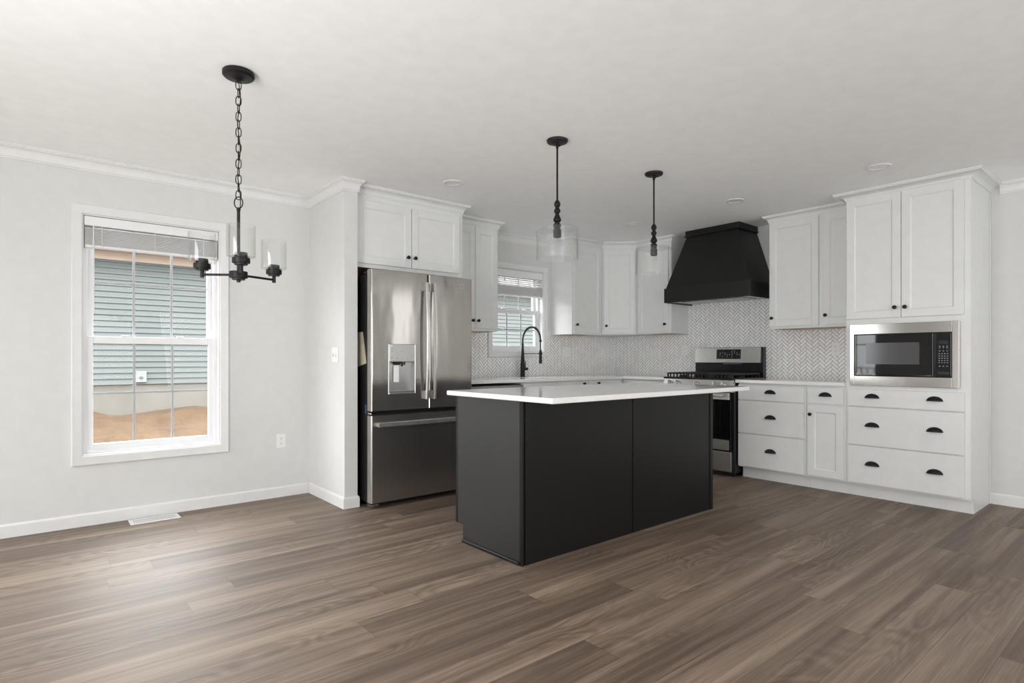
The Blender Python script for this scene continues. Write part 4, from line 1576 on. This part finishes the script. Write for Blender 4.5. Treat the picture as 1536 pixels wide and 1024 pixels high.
# ------------------------------------------------------------------ chandelier
cx, cyy = 0.748, 2.873
ch = thing('chandelier', 'black three-arm chandelier with clear glass shades hanging on a chain by the dining window', 'chandelier', (cx, cyy, ZC))
H = lambda z: z - ZC
m = MB(); m.lathe([(0, -0.0004), (0.066, -0.0004), (0.069, -0.004), (0.069, -0.020), (0.063, -0.026), (0.058, -0.028), (0.030, -0.031), (0.018, -0.038), (0.011, -0.040), (0.011, -0.048), (0, -0.048)], n=40); mk('ceiling_canopy', m, 'black', ch)


def link(m, zc, ang, hh=0.021, ww=0.0115, r=0.0022):
    pts = []
    n = 20
    for i in range(n):
        t = 2 * PI * i / n
        c_, s_ = math.cos(t), math.sin(t)
        u = ww * (abs(c_) ** 0.7) * (1 if c_ > 0 else -1)
        v = hh * (abs(s_) ** 0.75) * (1 if s_ > 0 else -1)
        pts.append((u * math.cos(ang), u * math.sin(ang), zc + v))
    m.tube(pts, r, 6, closed=True)


FR = Vector((math.cos(YAW), math.sin(YAW)))      # compass directions used to set out the arms
RT = Vector((math.sin(YAW), -math.cos(YAW)))
base_a = math.atan2(RT.y, RT.x)
z = -0.062
i = 0
zend = H(1.868)
nl = 15
step = (z - zend) / (nl - 1)
for i in range(nl):
    m = MB()
    link(m, z - step * i, base_a + (0.25 if i % 2 == 0 else 0.25 + PI / 2) + random.uniform(-.2, .2), 0.0215, 0.0115)
    mk('chain_link', m, 'black', ch)
m = MB()
wp = []
for i in range(40):
    t = i / 39
    wp.append((0.007 * math.sin(t * 15) + 0.002, 0.007 * math.cos(t * 12), -0.045 + (H(1.80) + 0.045) * t))
m.tube(wp, 0.0022, 6)
mk('lamp_cord', m, 'black', ch)
m = MB(); pts = [(0.0195 * math.cos(2 * PI * k / 24) * RT.x, 0.0195 * math.cos(2 * PI * k / 24) * RT.y, H(1.833) + 0.027 * math.sin(2 * PI * k / 24)) for k in range(24)]
m.tube(pts, 0.0027, 8, closed=True); mk('hanging_loop', m, 'black', ch)
m = MB(); m.lathe([(0.0055, H(1.478)), (0.0072, H(1.49)), (0.0072, H(1.795)), (0.009, H(1.797)), (0.009, H(1.806)), (0.005, H(1.811)), (0, H(1.811))], n=16)
mk('center_stem', m, 'black', ch)
m = MB(); m.lathe([(0, H(1.463)), (0.0085, H(1.464)), (0.0095, H(1.474)), (0.0285, H(1.475)), (0.029, H(1.483)), (0.0385, H(1.4835)), (0.0395, H(1.486)), (0.0395, H(1.510)), (0.038, H(1.513)), (0, H(1.5135))], n=32); mk('hub', m, 'black', ch)
D = 2.683
for dz, lt in ((-0.0620, 0.0335), (-0.004, -0.0610), (0.0640, 0.0350)):
    v = FR * (dz * D) + RT * (lt * D)
    e = v.normalized()
    m = MB()
    za = H(1.498)
    m.tube([(e.x * 0.030, e.y * 0.030, za), (v.x, v.y, za)], 0.0055, 10)
    arm = mk('arm', m, 'black', ch)
    m = MB()
    m.lathe([(0.0085, H(1.484)), (0.0085, H(1.517)), (0.0270, H(1.5175)), (0.0275, H(1.525)), (0.0360, H(1.5255)), (0.0368, H(1.528)), (0.0368, H(1.545)), (0.0355, H(1.548)), (0, H(1.548))], (v.x, v.y, 0), n=28)
    m.lathe([(0.026, H(1.5485)), (0.026, H(1.570)), (0.024, H(1.571)), (0.019, H(1.571)), (0.019, H(1.556)), (0, H(1.556))], (v.x, v.y, 0), n=28)
    mk('socket_cup', m, 'black', arm)
    m = MB()
    ro = 0.0585
    m.lathe([(ro, H(1.690)), (ro, H(1.556)), (ro - 0.003, H(1.551)), (ro - 0.006, H(1.5495)), (0.0285, H(1.5495)), (0.0285, H(1.553)), (ro - 0.007, H(1.553)), (ro - 0.0035, H(1.558)), (ro - 0.0032, H(1.690))], (v.x, v.y, 0), n=48, closed=True)
    mk('glass_shade', m, 'shade', arm, 'clear glass cylinder shade', smooth=50)
